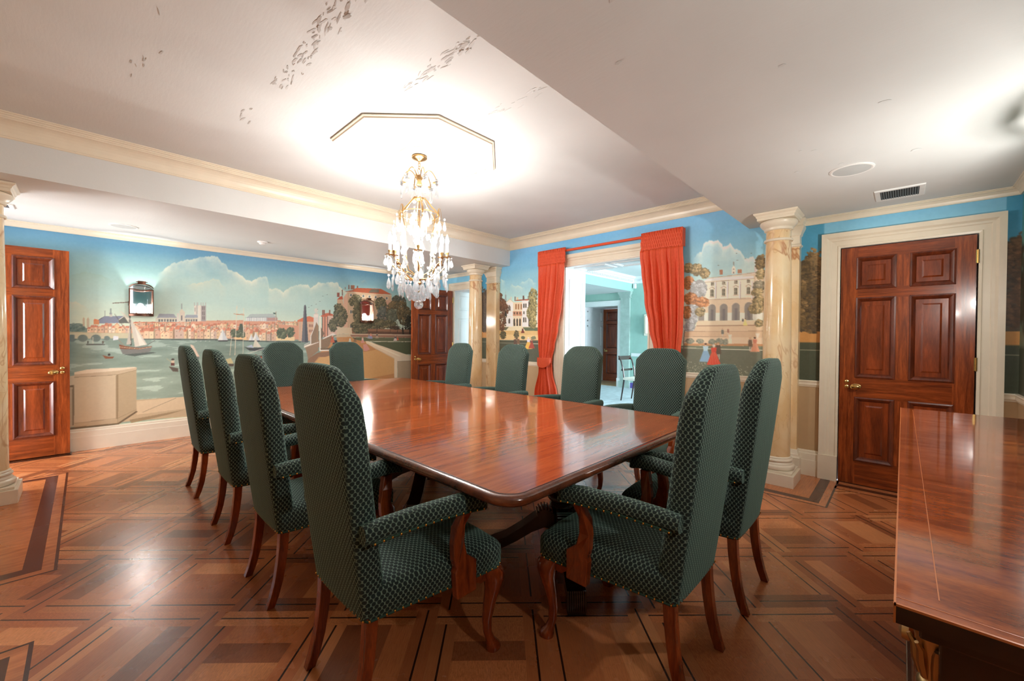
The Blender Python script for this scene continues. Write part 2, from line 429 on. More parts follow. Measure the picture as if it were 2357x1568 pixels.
wf_ = MB().box(XN-.12, XN, YR-.1, 5.32, 0, 2.95); wf_.box(XN-.12, XN, 6.32, YL+.1, 0, 2.95); wf_.box(XN-.12, XN, 5.32, 6.32, 2.15, 2.95)
wall_slab('wall_front', wf_, M['stone_paint'])
struct(MB().box(-2.4, XN-.12, 5.0, 6.7, -.1, 0).build('floor_passage_front', M['stone_paint']))
# ceilings: raised coffer between two lower sides
ceil = struct(MB().box(XN, XE, YS-.01, YB+.01, ZH, ZH+.1).build('ceiling', M['ceiling']))
struct(MB().box(XN, XE, YB, YL, ZL, ZH+.1).build('ceiling_left', M['ceiling'])); cright = struct(MB().box(XN, XE, YR, YS, ZL, ZH+.1).build('ceiling_right', M['ceiling']))
# peeling paint along three board joints of the raised ceiling
def peel():
    rnd = random.Random(11); fl = MB(); dk = MB()
    def flake(x, y, lx, ly, lift, z=ZH):
        n = 5; a = rnd.uniform(-.3, .3)
        pts = []
        for k in range(n):
            t = 2*math.pi*k/n + rnd.uniform(-.3, .3); px, py = lx*.5*math.cos(t), ly*.5*math.sin(t)
            pts.append((x+px*math.cos(a)-py*math.sin(a), y+px*math.sin(a)+py*math.cos(a), z-.0012-max(0, lift*(px/lx+.5))))
        fl.add(pts+[(p[0], p[1], p[2]+.0008) for p in pts], [tuple(range(n)), tuple(range(n, 2*n))[::-1]]+[(k, (k+1)%n, n+(k+1)%n, n+k) for k in range(n)])
    def hole(x, y, lx, ly, z=ZH):
        n = 6; pts = [(x+lx*.5*math.cos(2*math.pi*k/n)*rnd.uniform(.6,1.2), y+ly*.5*math.sin(2*math.pi*k/n)*rnd.uniform(.6,1.2), z-.0006) for k in range(n)]
        dk.add(pts, [tuple(range(n))])
    for xc, ya, yb, cnt, wd in ((.825, 1.75, 2.80, 80, .055), (1.372, 1.55, 2.24, 52, .04), (1.945, 1.62, 2.22, 26, .045), (.78, 3.2, 3.45, 6, .04), (.24, 2.5, 3.4, 8, .06)):
        for _ in range(cnt):
            x = xc+rnd.gauss(0, wd*.5); y = rnd.uniform(ya, yb)
            flake(x, y, rnd.uniform(.004, .012), rnd.uniform(.02, .09), rnd.uniform(.001, .003))
            if rnd.random() < .22: hole(x+.006, y, rnd.uniform(.002,.005), rnd.uniform(.006,.035))
    for x, y in ((.80, 2.10), (.86, 1.92), (1.39, 1.72), (1.41, 1.68)):
        hole(x, y, .014, .05); flake(x+.012, y+.02, .018, .06, .005); flake(x-.012, y-.04, .016, .08, .005)
    f = fl.build('peeling_paint', M['ceiling'], ceil); h = dk.build('bare_patch', M['peel_dark'], ceil)
    f['kind'] = 'stuff'; h['kind'] = 'stuff'
    fl = MB()
    for _ in range(14): flake(rnd.uniform(1.0, 4.4), rnd.uniform(-.3, .9), rnd.uniform(.008,.03), rnd.uniform(.01,.06), .003, ZL)
    fl.build('peeling_paint', M['ceiling'], cright)['kind'] = 'stuff'
M['peel_dark'] = plain('bare_plaster_brown', (150, 126, 106), .8)
peel()
# cornices
crown = [(0,-.155),(.006,-.155),(.010,-.150),(.010,-.143),(.014,-.140)]
crown += [(.014+.066*(1-math.cos(t*math.pi/2/6)), -.140+.098*math.sin(t*math.pi/2/6)) for t in range(1, 7)]
crown += [(.086,-.042),(.086,-.034),(.094,-.030),(.094,-.022),(.106,-.018),(.106,-.010),(.118,-.007),(.118,0),(0,0)]
struct(MB().sweep(crown, [(XN,YS),(XE,YS),(XE,YB),(XN,YB)], ZH, smooth=False).build('trim_1', M['trim']))
low = [(0,-.058),(.012,-.058),(.016,-.050),(.022,-.034),(.034,-.020),(.046,-.014),(.046,-.008),(.056,-.006),(.056,0),(0,0)]
struct(MB().sweep(low, [(XE,4.95),(XE,YL),(XN,YL)], ZL).build('trim_2', M['trim']))
struct(MB().sweep(low, [(XN,YR),(XE,YR),(XE,.84)], ZL).build('trim_3', M['trim']))
# baseboards and dado rails
base = [(0,.238),(.012,.238),(.016,.228),(.016,.214),(.026,.206),(.028,.15),(.030,.146),(.030,0),(0,0)]
base = [(d, h) for d, h in base][::-1]
struct(MB().sweep(base, [(XE,OP2[1]+.10),(XE,YL),(XN,YL)], 0).build('baseboard_left', M['trim']))
bb = MB().sweep(base, [(XN,YR),(XE,YR),(XE,-.55)], 0).sweep(base, [(XE,.55),(XE,OP1[0]-.14)], 0).sweep(base, [(XE,OP1[1]+.14),(XE,OP2[0]-.12)], 0)
struct(bb.build('baseboard_back', M['trim']))
rail = [(0,.90),(.018,.898),(.022,.890),(.016,.878),(.016,.856),(.010,.850),(.006,.838),(0,.836)][::-1]
dr = MB().sweep(rail, [(XN,YR),(XE,YR),(XE,-.55)], 0).sweep(rail, [(XE,.55),(XE,OP1[0]-.14)], 0).sweep(rail, [(XE,OP1[1]+.14),(XE,OP2[0]-.12)], 0)
struct(dr.build('trim_4', M['trim']))
# door casings
def casing(name, y0, y1, head, wd, X=XE, sg=-1, mat='trim', plinth=True):
    """architrave round an opening in a wall facing -X (sg=-1)"""
    prof = [(0,0),(0,.020),(.018,.024),(.022,.016),(.062,.020),(.068,.026),(.084,.028),(.10,.042),(wd,.046),(wd,0)]
    k = wd/.138; prof = [(d*k if d < wd else d, h) for d, h in prof]
    mb = MB(); rings = []
    for (yy, zz, dy, dz) in ((y0, 0, -1, 0), (y0, head, -1, 1), (y1, head, 1, 1), (y1, 0, 1, 0)):
        rings.append([(X+sg*h, yy+dy*d, zz+dz*d) for d, h in prof])
    mb.loft(rings, smooth=False)
    if plinth:
        for yy, dy in ((y0,-1),(y1,1)): mb.box(X, X+sg*.052, yy, yy+dy*(wd+.004), 0, .225)
    return struct(mb.build(name, M[mat]))
casing('trim_5', DR3[0]-.006, DR3[1]+.006, DR3[2]+.006, .136)
casing('trim_6', OP1[0], OP1[1], OP1[2], .16)
casing('trim_7', OP2[0], OP2[1], OP2[2], .13, plinth=False)
# panelled linings of the two openings
def lining(name, y0, y1, head, step):
    mb = MB(); xa, xb = XE-.004, XE+XT+.02
    prof = ((0,0),(0,.006),(.010,.010),(.022,.010),(.026,.004),(.044,.004),(.046,.007),(.052,.007),(.054,.0))
    for y, s in ((y1, -1), (y0, 1)):
        mb.box(xa, xb, y, y+s*.012, 0, head)
        for za, zb in step:
            xs, xe = xa+.09, xb-.07
            mb.loft([[(xs+i, y+s*(.012+h), za+i), (xe-i, y+s*(.012+h), za+i), (xe-i, y+s*(.012+h), zb-i), (xs+i, y+s*(.012+h), zb-i)] for i, h in prof], smooth=False, cap=False)
    mb.box(xa, xb, y0, y1, head-.012, head)
    n = 2 if y1-y0 > 1 else 1
    for k in range(n):
        ya, yb = y0+.08+(y1-y0-.08)*k/n, y0+(y1-y0-.08)*(k+1)/n
        mb.loft([[(xa+.10+i, ya+i, head-.012-h), (xb-.08-i, ya+i, head-.012-h), (xb-.08-i, yb-i, head-.012-h), (xa+.10+i, yb-i, head-.012-h)] for i, h in prof], smooth=False, cap=False)
    return struct(mb.build(name, M['white_trim']))
lining('trim_8', *OP1, ((.22, .80), (.98, 2.12)))
lining('trim_9', *OP2, ((.22, .74), (.92, 1.62), (1.76, 2.04)))
# threshold strips
struct(MB().box(-.98, -.10, 6.36, 6.50, 0, .006).build('trim_10', M['dark_wood']))
struct(MB().box(XE-.03, XE+XT, OP1[0], OP1[1], -.004, .004).box(XE-.03, XE+XT, OP2[0], OP2[1], -.004, .004).build('trim_11', M['dark_wood']))

# ================================================================ DOORS
def panel_door(name, W, H, flip=False, label=None):
    """six-panel leaf; local x along the leaf from the hinge (0) to the free edge (W), z up, faces at y = +-.022"""
    root = struct(empty(name))
    if label: root['label'] = label
    st, mu, T = .115, .10, .022
    cw = (W-2*st-mu)/2
    rows = ((.215, .765), (.955, 1.645), (1.735, H-.10))
    fr = MB()
    for xa in (0, W-st): fr.box(xa, xa+st, -T, T, 0, H)
    for (a, b) in rows: fr.box(st+cw, st+cw+mu, -T, T, a, b)
    fr.build('stile', M['door'], root)
    rl = MB(); zs = [0] + [z for r in rows for z in r] + [H]
    for k in range(0, len(zs), 2): rl.box(st, W-st, -T, T, zs[k], zs[k+1])
    rl.build('rail', M['door_cross'], root)
    for (a, b) in rows:
        for xa in (st, st+cw+mu):
            p = MB(); m = MB(); xb = xa+cw; ins = .062 if b-a > .4 else .06
            p.box(xa, xb, -.010, .010, a, b)
            for s in (-1, 1):     # fielded centre with bevelled edge, bolection moulding round it
                i0, i1 = ins, ins+.012
                q = [[(xa+i, s*y, a+i), (xb-i, s*y, a+i), (xb-i, s*y, b-i), (xa+i, s*y, b-i)] for i, y in ((i0, .010), (i1, .017))]
                p.loft(q, smooth=False)
                pr = [(-.010,.022),(-.008,.030),(.002,.033),(.010,.028),(.018,.022),(.026,.012),(.028,.010)]
                m.loft([[(xa+i, s*y, a+i), (xb-i, s*y, a+i), (xb-i, s*y, b-i), (xa+i, s*y, b-i)] for i, y in pr], smooth=False, cap=False)
            po = p.build('panel', M['door_panel'], root); m.build('moulding', M['door_mould'], po)
    hd = MB().box(W-.121, W-.109, -.05, .05, .859, .871)
    for s in (-1, 1):
        y = s*T
        prof = [(.030,0),(.030,.004),(.014,.008),(.010,.026),(.018,.032),(.028,.044),(.029,.052),(.022,.062),(.004,.066)]
        k = len(hd.v); hd.lathe(prof, (0,0,0), 18)
        hd.xf(Matrix.Translation((W-.115, y, .865)) @ Matrix.Rotation(-s*math.pi/2, 4, 'X') @ Matrix.Diagonal((1.25, .85, 1, 1)), k)
    hd.build('door_knob', M['brass'], root)
    for nm, zc, r in (('thumb_turn', .905, .017), ('keyhole_plate', .862, .016)):
        ep = MB().box(W-.055, W-.049, -.023, .023, zc-.003, zc+.003)
        for s in (-1, 1):
            k = len(ep.v); ep.lathe([(r,0),(r,.004),(r*.6,.008),(.002,.009)], (0,0,0), 14)
            ep.xf(Matrix.Translation((W-.052, s*T, zc)) @ Matrix.Rotation(-s*math.pi/2, 4, 'X'), k)
        ep.build(nm, M['brass'], root)
    for zc in (.25, 1.10, 1.93):
        h = MB().box(-.012, .004, -T-.003, T+.003, zc-.05, zc+.05); h.lathe([(.006,-.052),(.006,.052)], (-.008, T+.004, zc), 8); h.lathe([(.006,-.052),(.006,.052)], (-.008, -T-.004, zc), 8)
        h.build('hinge', M['brass'], root)
    return root
d3 = panel_door('door_3', .812, 2.098, label='closed six-panel mahogany door in a cream casing behind the sideboard')
d3.location = (XE+.004, DR3[0]+.004, .006); d3.rotation_euler = (0, 0, math.radians(90))
d1 = panel_door('door_1', .86, 2.145, label='mahogany door folded open against the river mural behind the near marble column')
d1.location = (-.970, 6.430, .012); d1.rotation_euler = (0, 0, 0)
d2 = panel_door('door_2', .81, 2.10, label='mahogany door standing open in the far corner beyond the chandelier')
d2.location = (4.705, 6.045, .012); d2.rotation_euler = (0, 0, math.radians(180-5.5))
struct(MB().box(XE+.05, XE+.08, DR3[0]-.006, DR3[1]+.006, 0, DR3[2]+.006).build('wall_behind_door', M['dark_wood']))
struct(MB().box(XE-.03, XE+.03, DR3[0], DR3[1], -.004, .006).build('trim_12', M['dark_wood']))

# ================================================================ ADJOINING ROOM
xa = XE+XT
struct(MB().box(xa, X2+2.2, YR-.1, 7.2, -.1, .0).build('floor_adjoining', M['carpet']))
w2 = MB(); DY0, DY1, DH = 5.34, 6.36, 2.10
w2.box(X2, X2+.12, YR-.1, DY0, 0, 3.0); w2.box(X2, X2+.12, DY1, 7.2, 0, 3.0); w2.box(X2, X2+.12, DY0, DY1, DH, 3.0)
struct(w2.build('wall_adjoining_back', M['green_wall']))
struct(MB().box(xa, X2+.1, 7.1, 7.2, 0, 3).build('wall_adjoining_left', M['green_wall']))
wr = MB(); wins = ((7.0, 8.0), (8.3, 9.3))
xs = [xa, 7.0, 8.0, 8.3, 9.3, X2]
for k in range(0, 6, 2): wr.box(xs[k], xs[k+1], YR-.1, YR, 0, 3)
for a, b in wins: wr.box(a, b, YR-.1, YR, 0, .5); wr.box(a, b, YR-.1, YR, 2.4, 3)
struct(wr.build('wall_adjoining_right', M['green_wall']))
for k, (a, b) in enumerate(wins):
    wf = MB()
    for xx in (a, (a+b)/2-.015, b-.04): wf.box(xx, xx+.04, YR-.09, YR-.04, .5, 2.4)
    for zz in (.5, 1.12, 1.74, 2.36): wf.box(a, b, YR-.09, YR-.04, zz, zz+.04)
    o = struct(wf.build('window_%d' % (k+1), M['white_trim'])); MB().box(a, b, YR-.07, YR-.066, .5, 2.4).build('pane', M['pane'], o)
c2 = MB(); Y2B = 4.93
c2.box(xa, X2, YR, Y2B, 2.78, 2.9); struct(c2.build('ceiling_adjoining', M['ceiling']))
struct(MB().box(xa, X2, Y2B, 7.1, 2.43, 2.9).build('ceiling_adjoining_side', M['ceiling']))
struct(MB().box(xa, X2, Y2B-.008, Y2B-.001, 2.43, 2.80).build('wall_adjoining_beam', M['green_wall']))
crown2 = [(d*1.15, h) for d, h in crown]
c3 = MB().sweep(crown2, [(X2, YR), (X2, Y2B-.008), (xa, Y2B-.008)], 2.78)
for k in range(70):     # dentils of the adjoining room's cornice
    c3.box(X2-.06-.02, X2-.06+.02, .1+k*.066, .1+k*.066+.034, 2.655, 2.70); c3.box(X2-.2-k*.066, X2-.2-k*.066+.034, Y2B-.09, Y2B-.05, 2.655, 2.70)
struct(c3.build('trim_13', M['white_trim']))
pr2 = [(X2-.07, 5.04), (X2-.07, 5.27)]
X2_ = X2-.002; p2 = MB().box(X2-.06, X2_, 4.99, 5.24, 0, 2.30); p2.box(X2-.08, X2_, 4.96, 5.27, 2.28, 2.30)
for k, z in enumerate((2.32, 2.35, 2.38, 2.405)): p2.box(X2-.075-.012*k, X2_, 4.975-.012*k, 5.255+.012*k, z-.02, z+.025)
p2.box(X2-.085, X2_, 4.965, 5.265, 0, .16)
tag(p2.build('pilaster', M['adj_marble'] if 'adj_marble' in M else M['white_trim']), 'pale grey-green pilaster on the far wall of the adjoining room', 'pilaster', kind='thing')
casing('trim_14', DY0, DY1, DH, .13, X=X2, mat='white_trim')
# panelled reveal and dark inner door beyond
rv = MB(); rv.box(X2-.004, X2+1.0, DY1-.006, DY1+.02, 0, DH); rv.box(X2-.004, X2+1.0, DY0-.02, DY0+.006, 0, DH); rv.box(X2-.004, X2+1.0, DY0, DY1, DH-.006, DH+.02)
for za, zb in ((.2, .8), (1.0, 1.6), (1.72, 2.0)):
    rv.box(X2+.12, X2+.86, DY1-.016, DY1-.005, za, za+.03); rv.box(X2+.12, X2+.86, DY1-.016, DY1-.005, zb-.03, zb); rv.box(X2+.12, X2+.15, DY1-.016, DY1-.005, za, zb); rv.box(X2+.83, X2+.86, DY1-.016, DY1-.005, za, zb)
struct(rv.build('trim_15', M['white_trim']))
struct(MB().box(X2, X2+1.2, DY0, DY1, .0, .008).build('floor_passage', M['stone_paint']))
d5 = panel_door('door_5', 1.0, 2.08, label='dark mahogany door at the end of the adjoining room'); d5.location = (X2+.98, DY0+.01, .01); d5.rotation_euler = (0,0,math.radians(90))
struct(MB().box(X2-.03, X2, YR, DY0-.14, 0, .13).build('baseboard_adjoining', M['purple_base'] if 'purple_base' in M else M['white_trim']))
struct(MB().box(X2-.02, X2, YR, 4.95, .80, .88).build('trim_16', M['white_trim']))
# ================================================================ COLUMNS AND PILASTERS
def column(x, y, label):
    c = empty('marble_column', (x, y, 0)); tag(c, label, 'column', 'marble columns', 'thing')
    pl = MB().box(-.17,.17,-.17,.17,0,.105); pl.box(-.152,.152,-.152,.152,.105,.125); pl.build('plinth', M['trim'], c, bevel=.003)
    MB().lathe([(.140,.125),(.150,.132),(.154,.146),(.150,.160),(.140,.168),(.136,.170),(.136,.178),(.128,.186),(.126,.196),(.134,.200),(.137,.208),(.133,.218),(.126,.222),(.126,.232),(.118,.240)], n=40).build('base', M['trim'], c)
    MB().lathe([(.116,.240),(.1135,.5),(.112,.85),(.109,1.3),(.105,1.7),(.100,2.05),(.098,2.165)], n=48).build('shaft', M['marble'], c)
    MB().lathe([(.098,2.165),(.110,2.167),(.114,2.176),(.110,2.186),(.100,2.189)], n=40).build('necking_ring', M['trim'], c)
    MB().lathe([(.0975,2.189),(.0975,2.262)], n=40).build('neck', M['marble'], c)
    MB().lathe([(.0985,2.262),(.110,2.268),(.113,2.280),(.113,2.288),(.124,2.296),(.142,2.318),(.147,2.334),(.142,2.348),(.130,2.353)], n=40).build('capital', M['trim'], c)
    ab = MB(); ab.loft([[(-h,-h,z),(h,-h,z),(h,h,z),(-h,h,z)] for h, z in ((.142,2.353),(.142,2.372),(.148,2.378),(.152,2.392),(.166,2.404),(.168,ZL-.002))], smooth=False)
    ab.build('abacus', M['trim'], c)
    return c
column(4.36, .83, 'veined marble column beside the closed mahogany door')
column(4.37, 5.00, 'veined marble column in front of the far corner doorway')
column(-.522, 5.00, 'veined marble column at the near end of the mural wall, beside the folded-back door')
column(-.522, .83, 'veined marble column standing behind the camera by the sideboard')
def pilaster(x, y, label, s=1):
    c = empty('marble_pilaster', (x, y, 0)); c.rotation_euler = (0,0,0 if s > 0 else math.pi); tag(c, label, 'pilaster', 'marble pilasters', 'thing')
    h = .115; d = .088
    b = MB().box(-d-.03, 0, -h-.03, h+.03, 0, .15)
    b.loft([[(-d-e,-h-e,z),(0,-h-e,z),(0,h+e,z),(-d-e,h+e,z)] for e, z in ((.028,.150),(.030,.165),(.020,.180),(.018,.195),(.012,.205),(.004,.24))], smooth=False); b.build('base', M['trim'], c)
    MB().box(-d, 0, -h, h, .24, 2.165).build('shaft', M['marble'], c)
    k = MB(); k.loft([[(-d-e,-h-e,z),(0,-h-e,z),(0,h+e,z),(-d-e,h+e,z)] for e, z in ((0,2.16),(.012,2.168),(.014,2.178),(.002,2.19),(0,2.262),(.010,2.27),(.014,2.29),(.034,2.335),(.036,2.35),(.028,2.356),(.030,2.38),(.046,2.40),(.048,ZL-.002))], smooth=False)
    k.build('capital', M['trim'], c); return c
pilaster(XE+.001, .83, 'flat marble pilaster on the wall behind the column nearest the closed door')
pilaster(XE+.001, 4.94, 'flat marble pilaster between the far column and the painted white house')

# ================================================================ CHAIRS
M['gimp'] = plain('dark_green_braid', (30, 62, 48), .8)
def make_chair():
    """local: +x faces the table, origin on the floor under the back"""
    r = empty('upholstered_armchair')
    # --- seat block: trapezoid with rounded top and serpentine front corners
    def plan(k, e):         # half outline in y as function of position along the seat
        pts = [(.015, -.212), (.25, -.243), (.46, -.276), (.535, -.283), (.572, -.262), (.586, -.12), (.588, 0), (.586, .12), (.572, .262), (.535, .283), (.46, .276), (.25, .243), (.015, .212)]
        cx, cy_ = .30, 0
        return [(cx+(x-cx)*(1-e/.28), y*(1-e/.28)) for x, y in pts]
    def sag(x): return -.030*math.sin(math.pi*min(max((x-.02)/.55, 0), 1))*0   # straight rail
    s = MB(); rings = []
    for e, z in ((.012,.340),(.0,.346),(-.002,.400),(.0,.425),(.012,.445),(.035,.458),(.09,.468),(.16,.473),(.25,.475)):
        rings.append([(x, y, z) for x, y in plan(0, e)])
    s.loft(rings); s.build('seat', M['fabric'], r, ang=60, uv=True)
    # --- back: shouldered arch outline, padded front, raked
    def lean(z):
        t = (z-.36)/.84; return -.015*0 - .118*t + .018*t*t
    hw = [(.345,.206),(.42,.209),(.55,.212),(.70,.214),(.85,.215),(.98,.216),(1.05,.217),(1.080,.219),(1.098,.217),(1.110,.208),(1.119,.198),(1.135,.187),(1.153,.170),(1.170,.151),(1.183,.132),(1.191,.112),(1.196,.085),(1.198,.04),(1.198,.0)]
    out = [(-w_, z) for z, w_ in hw[:-1]] + [(0, hw[-1][0])] + [(w_, z) for z, w_ in hw[:-1][::-1]]
    def ring(ys, zr, xo):
        res = []
        for y, z in out:
            yy = y*ys; zz = z-zr*max(0, (z-.95)/.25) if z > .95 else z
            th = .090 - .030*max(0, (z-1.02)/.18)
            res.append((lean(zz)+xo*th, yy, zz))
        return res
    b = MB()
    rings = [ring(.0, .03, -.06), ring(.5, .03, -.05), ring(.86, .03, -.03), ring(.95, .010, 0.0), ring(1, 0, .12), ring(1, 0, .62), ring(.985, .004, .82), ring(.93, .014, .95), ring(.82, .030, 1.04), ring(.6, .045, 1.11), ring(.3, .055, 1.15), ring(.0, .06, 1.16)]
    b.loft(rings, cap=False); b.build('backrest', M['fabric'], r, ang=60, uv=True)
    # --- arms
    for sg in (1, -1):
        pts = [(-.024,.230,.654),(.05,.240,.661),(.14,.255,.667),(.24,.272,.670),(.33,.288,.671),(.395,.297,.666),(.430,.302,.652),(.442,.303,.638)]
        rad = [.034,.036,.037,.038,.039,.038,.033,.016]
        a = MB(); rings = []
        for (x, y, z), q in zip(pts, rad):
            ring_ = []
            for k in range(14):
                t = 2*math.pi*k/14; cy_, sz = math.cos(t), math.sin(t)
                yy = q*.92*(abs(cy_)**.75)*(1 if cy_ > 0 else -1); zz = q*(abs(sz)**.85)*(1 if sz > 0 else -1)
                if zz < 0: zz *= .78
                ring_.append((x, sg*(y+yy), z+zz))
            rings.append(ring_)
        a.loft(rings); ao = a.build('armrest', M['fabric'], r, ang=60, uv=True)
        # carved support: S-curved post growing out of a block on the seat rail
        so = MB(); prof = [(.318,.318),(.412,.318),(.420,.430),(.400,.445),(.372,.468),(.358,.52),(.362,.58),(.378,.638),(.334,.638),(.316,.58),(.308,.52),(.312,.46),(.322,.425),(.316,.412)]
        k = len(so.v); so.prism([(x, z) for x, z in prof], -.017, .017, 'Y')
        so.v[k:] = [(x, sg*(.268+ .022*(z > .6) + .010*(z < .35) + y), z) for x, y, z in so.v[k:]]
        so.build('arm_support', M['leg'], r, bevel=.005)
        nl = MB(); nl.tube([(-.004+.418*i/14, sg*(.238+.064*(i/14)**1.2+.031), .634+.014*math.sin(i/14*2.4)) for i in range(15)], .0045, 5); nl.m = 1
        for i in range(15):
            t = i/14; xx = .002+.408*t; yy = .238+.064*t**1.2; zz = .627+.014*math.sin(t*2.4)
            nl.sphere((xx, sg*(yy+.034), zz+.008), .0045, 5)
        nl.build('nailhead_trim', [M['gimp'], M['nail']], ao)
    # --- legs
    for sg in (1, -1):
        rl = MB(); path = [(.030,.36),(.026,.28),(.018,.20),(.006,.12),(-.012,.05),(-.030,0)]
        rings = []
        for i, (x, z) in enumerate(path):
            h = .021-.004*i/5; rings.append([(x-h, sg*.186-h, z),(x+h, sg*.186-h, z),(x+h, sg*.186+h, z),(x-h, sg*.186+h, z)])
        rl.loft(rings, smooth=False); rl.build('rear_leg', M['leg'], r, bevel=.003)
        fl = MB(); ca, sa = math.cos(sg*.5), math.sin(sg*.5)
        prof = [(.0,.350,.046),(.010,.330,.050),(.016,.300,.046),(.014,.26,.036),(.004,.20,.027),(-.004,.13,.021),(-.002,.075,.018),(.006,.045,.020),(.014,.026,.029),(.016,.012,.032),(.014,0,.028)]
        rings = []
        for o_, z, q in prof:
            cx_, cy2 = .520+o_*ca*1.4, sg*.245+o_*sa*1.4*1.0
            rings.append([(cx_+q*math.cos(t), cy2+q*math.sin(t), z) for t in [2*math.pi*k/14 for k in range(14)]])
        fl.loft(rings); 
        fl.loft([[(x, sg*y, z) for x, y in pl_] for pl_, z in (([(.40,.272),(.43,.244),(.50,.22),(.545,.262)], .350), ([(.46,.262),(.48,.246),(.51,.235),(.535,.256)], .305))])
        fl.build('front_leg', M['leg'], r, ang=50)
    # --- brass nails round the seat rail and under the back
    n = MB(); pl = plan(0, 0); n.tube([(x*.998+.0006, y*.998, .351) for x, y in pl], .0042, 5); n.tube([(.012,-.212,.351),(.003,-.195,.351),(.003,.195,.351),(.012,.212,.351)], .0042, 5); n.m = 1
    path = pl[:7] ; seg = []
    full = pl
    tot = [0]
    for i in range(1, len(full)): tot.append(tot[-1]+math.dist(full[i], full[i-1]))
    cnt = 58
    for i in range(cnt):
        d = tot[-1]*i/(cnt-1); j = max(k for k in range(len(tot)) if tot[k] <= d+1e-9); j = min(j, len(full)-2)
        f_ = (d-tot[j])/(tot[j+1]-tot[j]); x = full[j][0]+(full[j+1][0]-full[j][0])*f_; y = full[j][1]+(full[j+1][1]-full[j][1])*f_
        if .315 < x < .415 and abs(y) > .2: continue
        n.sphere((x, y, .352), .0050, 5)
    for i in range(17): n.sphere((.000, -.198+.396*i/16, .352), .0045, 5)
    n.build('nailhead_trim', [M['gimp'], M['nail']], r)
    return r
G = 'green armchairs round the dining table'
chairs = [   # x, y, facing, label
 (.632, 1.470,   0, 'green dotted armchair nearest the camera, its back turned, by the rounded table corner'),
 (.632, 2.337,   0, 'second green dotted armchair from the camera in the row on the mural side'),
 (.632, 3.185,   0, 'third green dotted armchair from the camera in the row on the mural side'),
 (.632, 4.195,   0, 'last green dotted armchair of the row on the mural side, near the folded-back door'),
 (1.640, .562,  90, 'green dotted armchair at the near table end, its arm close to the rounded corner'),
 (2.325, .545,  90, 'green dotted armchair at the near table end, standing before the large marble column'),
 (3.44, 1.535, 180, 'green dotted armchair facing the camera before the wider red curtain'),
 (3.42, 2.33,  180, 'green dotted armchair facing the camera in the middle of the curtained opening'),
 (3.36, 3.24,  180, 'green dotted armchair facing the camera in front of the flat marble pilaster'),
 (3.33, 4.16,  180, 'green dotted armchair facing the camera beside the far round column'),
 (1.640, 5.30, -90, 'green dotted armchair at the far table end, before the painted boats'),
 (2.410, 5.30, -90, 'green dotted armchair at the far table end, before the painted garden path'),
]
proto = make_chair()
for i, (x, y, a, lb) in enumerate(chairs):
    c = proto if i == 0 else copy_tree(proto)
    c.location = (x, y, 0); c.rotation_euler = (0, 0, math.radians(a)); tag(c, lb, 'chair', G)

# ================================================================ TABLE
TX0, TX1, TY0, TY1, TZ = .966, 2.845, .927, 4.67, .75
def rounded(x0, x1, y0, y1, r, n=8):
    pts = []
    for cx, cy_, a in ((x1-r, y0+r, -90), (x1-r, y1-r, 0), (x0+r, y1-r, 90), (x0+r, y0+r, 180)):
        for k in range(n+1):
            t = math.radians(a+90*k/n); pts.append((cx+r*math.cos(t), cy_+r*math.sin(t)))
    return pts
table = empty('dining_table', ((TX0+TX1)/2, (TY0+TY1)/2, 0)); tag(table, 'long polished mahogany dining table with a moulded rim on turned pedestals', 'table')
tox, toy = table.location.x, table.location.y
def T(mb): mb.v = [(x-tox, y-toy, z) for x, y, z in mb.v]; return mb
seams = [TY0, 1.84, 2.715, 3.57, TY1]
RIM = .026
for k in range(4):
    ya, yb = seams[k]+(0 if k == 0 else .0006), seams[k+1]-(0 if k == 3 else .0006)
    o2 = rounded(TX0+RIM, TX1-RIM, TY0+RIM, TY1-RIM, .085)
    poly = [p[:2] for p in clip([(x, y, 0, 0) for x, y in o2], 0, 9, ya, yb)]
    T(MB().prism(poly, TZ-.034, TZ, 'Z')).build('table_leaf', M['table'], table, bevel=.0008)
def rimring(off, z): return [(x, y, z) for x, y in rounded(TX0-off, TX1+off, TY0-off, TY1+off, .11+off)]
rm = MB(); prof = [(-RIM,TZ-.036),(-RIM,TZ-.0005),(-.014,TZ),(-.004,TZ-.004),(.003,TZ-.012),(.005,TZ-.021),(.002,TZ-.030),(-.006,TZ-.036),(-.010,TZ-.040),(-.030,TZ-.040)]
rm.loft([rimring(o_, z) for o_, z in prof], cap=False); T(rm).build('rim', M['table_edge'], table, ang=50)
bl = MB(); q0 = rimring(-RIM-.003, TZ+.0004); q1 = rimring(-RIM+.001, TZ+.0004); n_ = len(q0)
bl.add(q0+q1, [(i, (i+1) % n_, n_+(i+1) % n_, n_+i) for i in range(n_)]); T(bl).build('inlay_line', M['black_line'], table)
fr = MB()
for xa in (TX0+.14, TX1-.17): fr.box(xa, xa+.03, TY0+.16, TY1-.16, TZ-.075, TZ-.036)
for ya in (TY0+.16, 2.0, 3.5, TY1-.19): fr.box(TX0+.14, TX1-.14, ya, ya+.03, TZ-.075, TZ-.036)
T(fr).build('under_frame', M['dark_wood'], table)
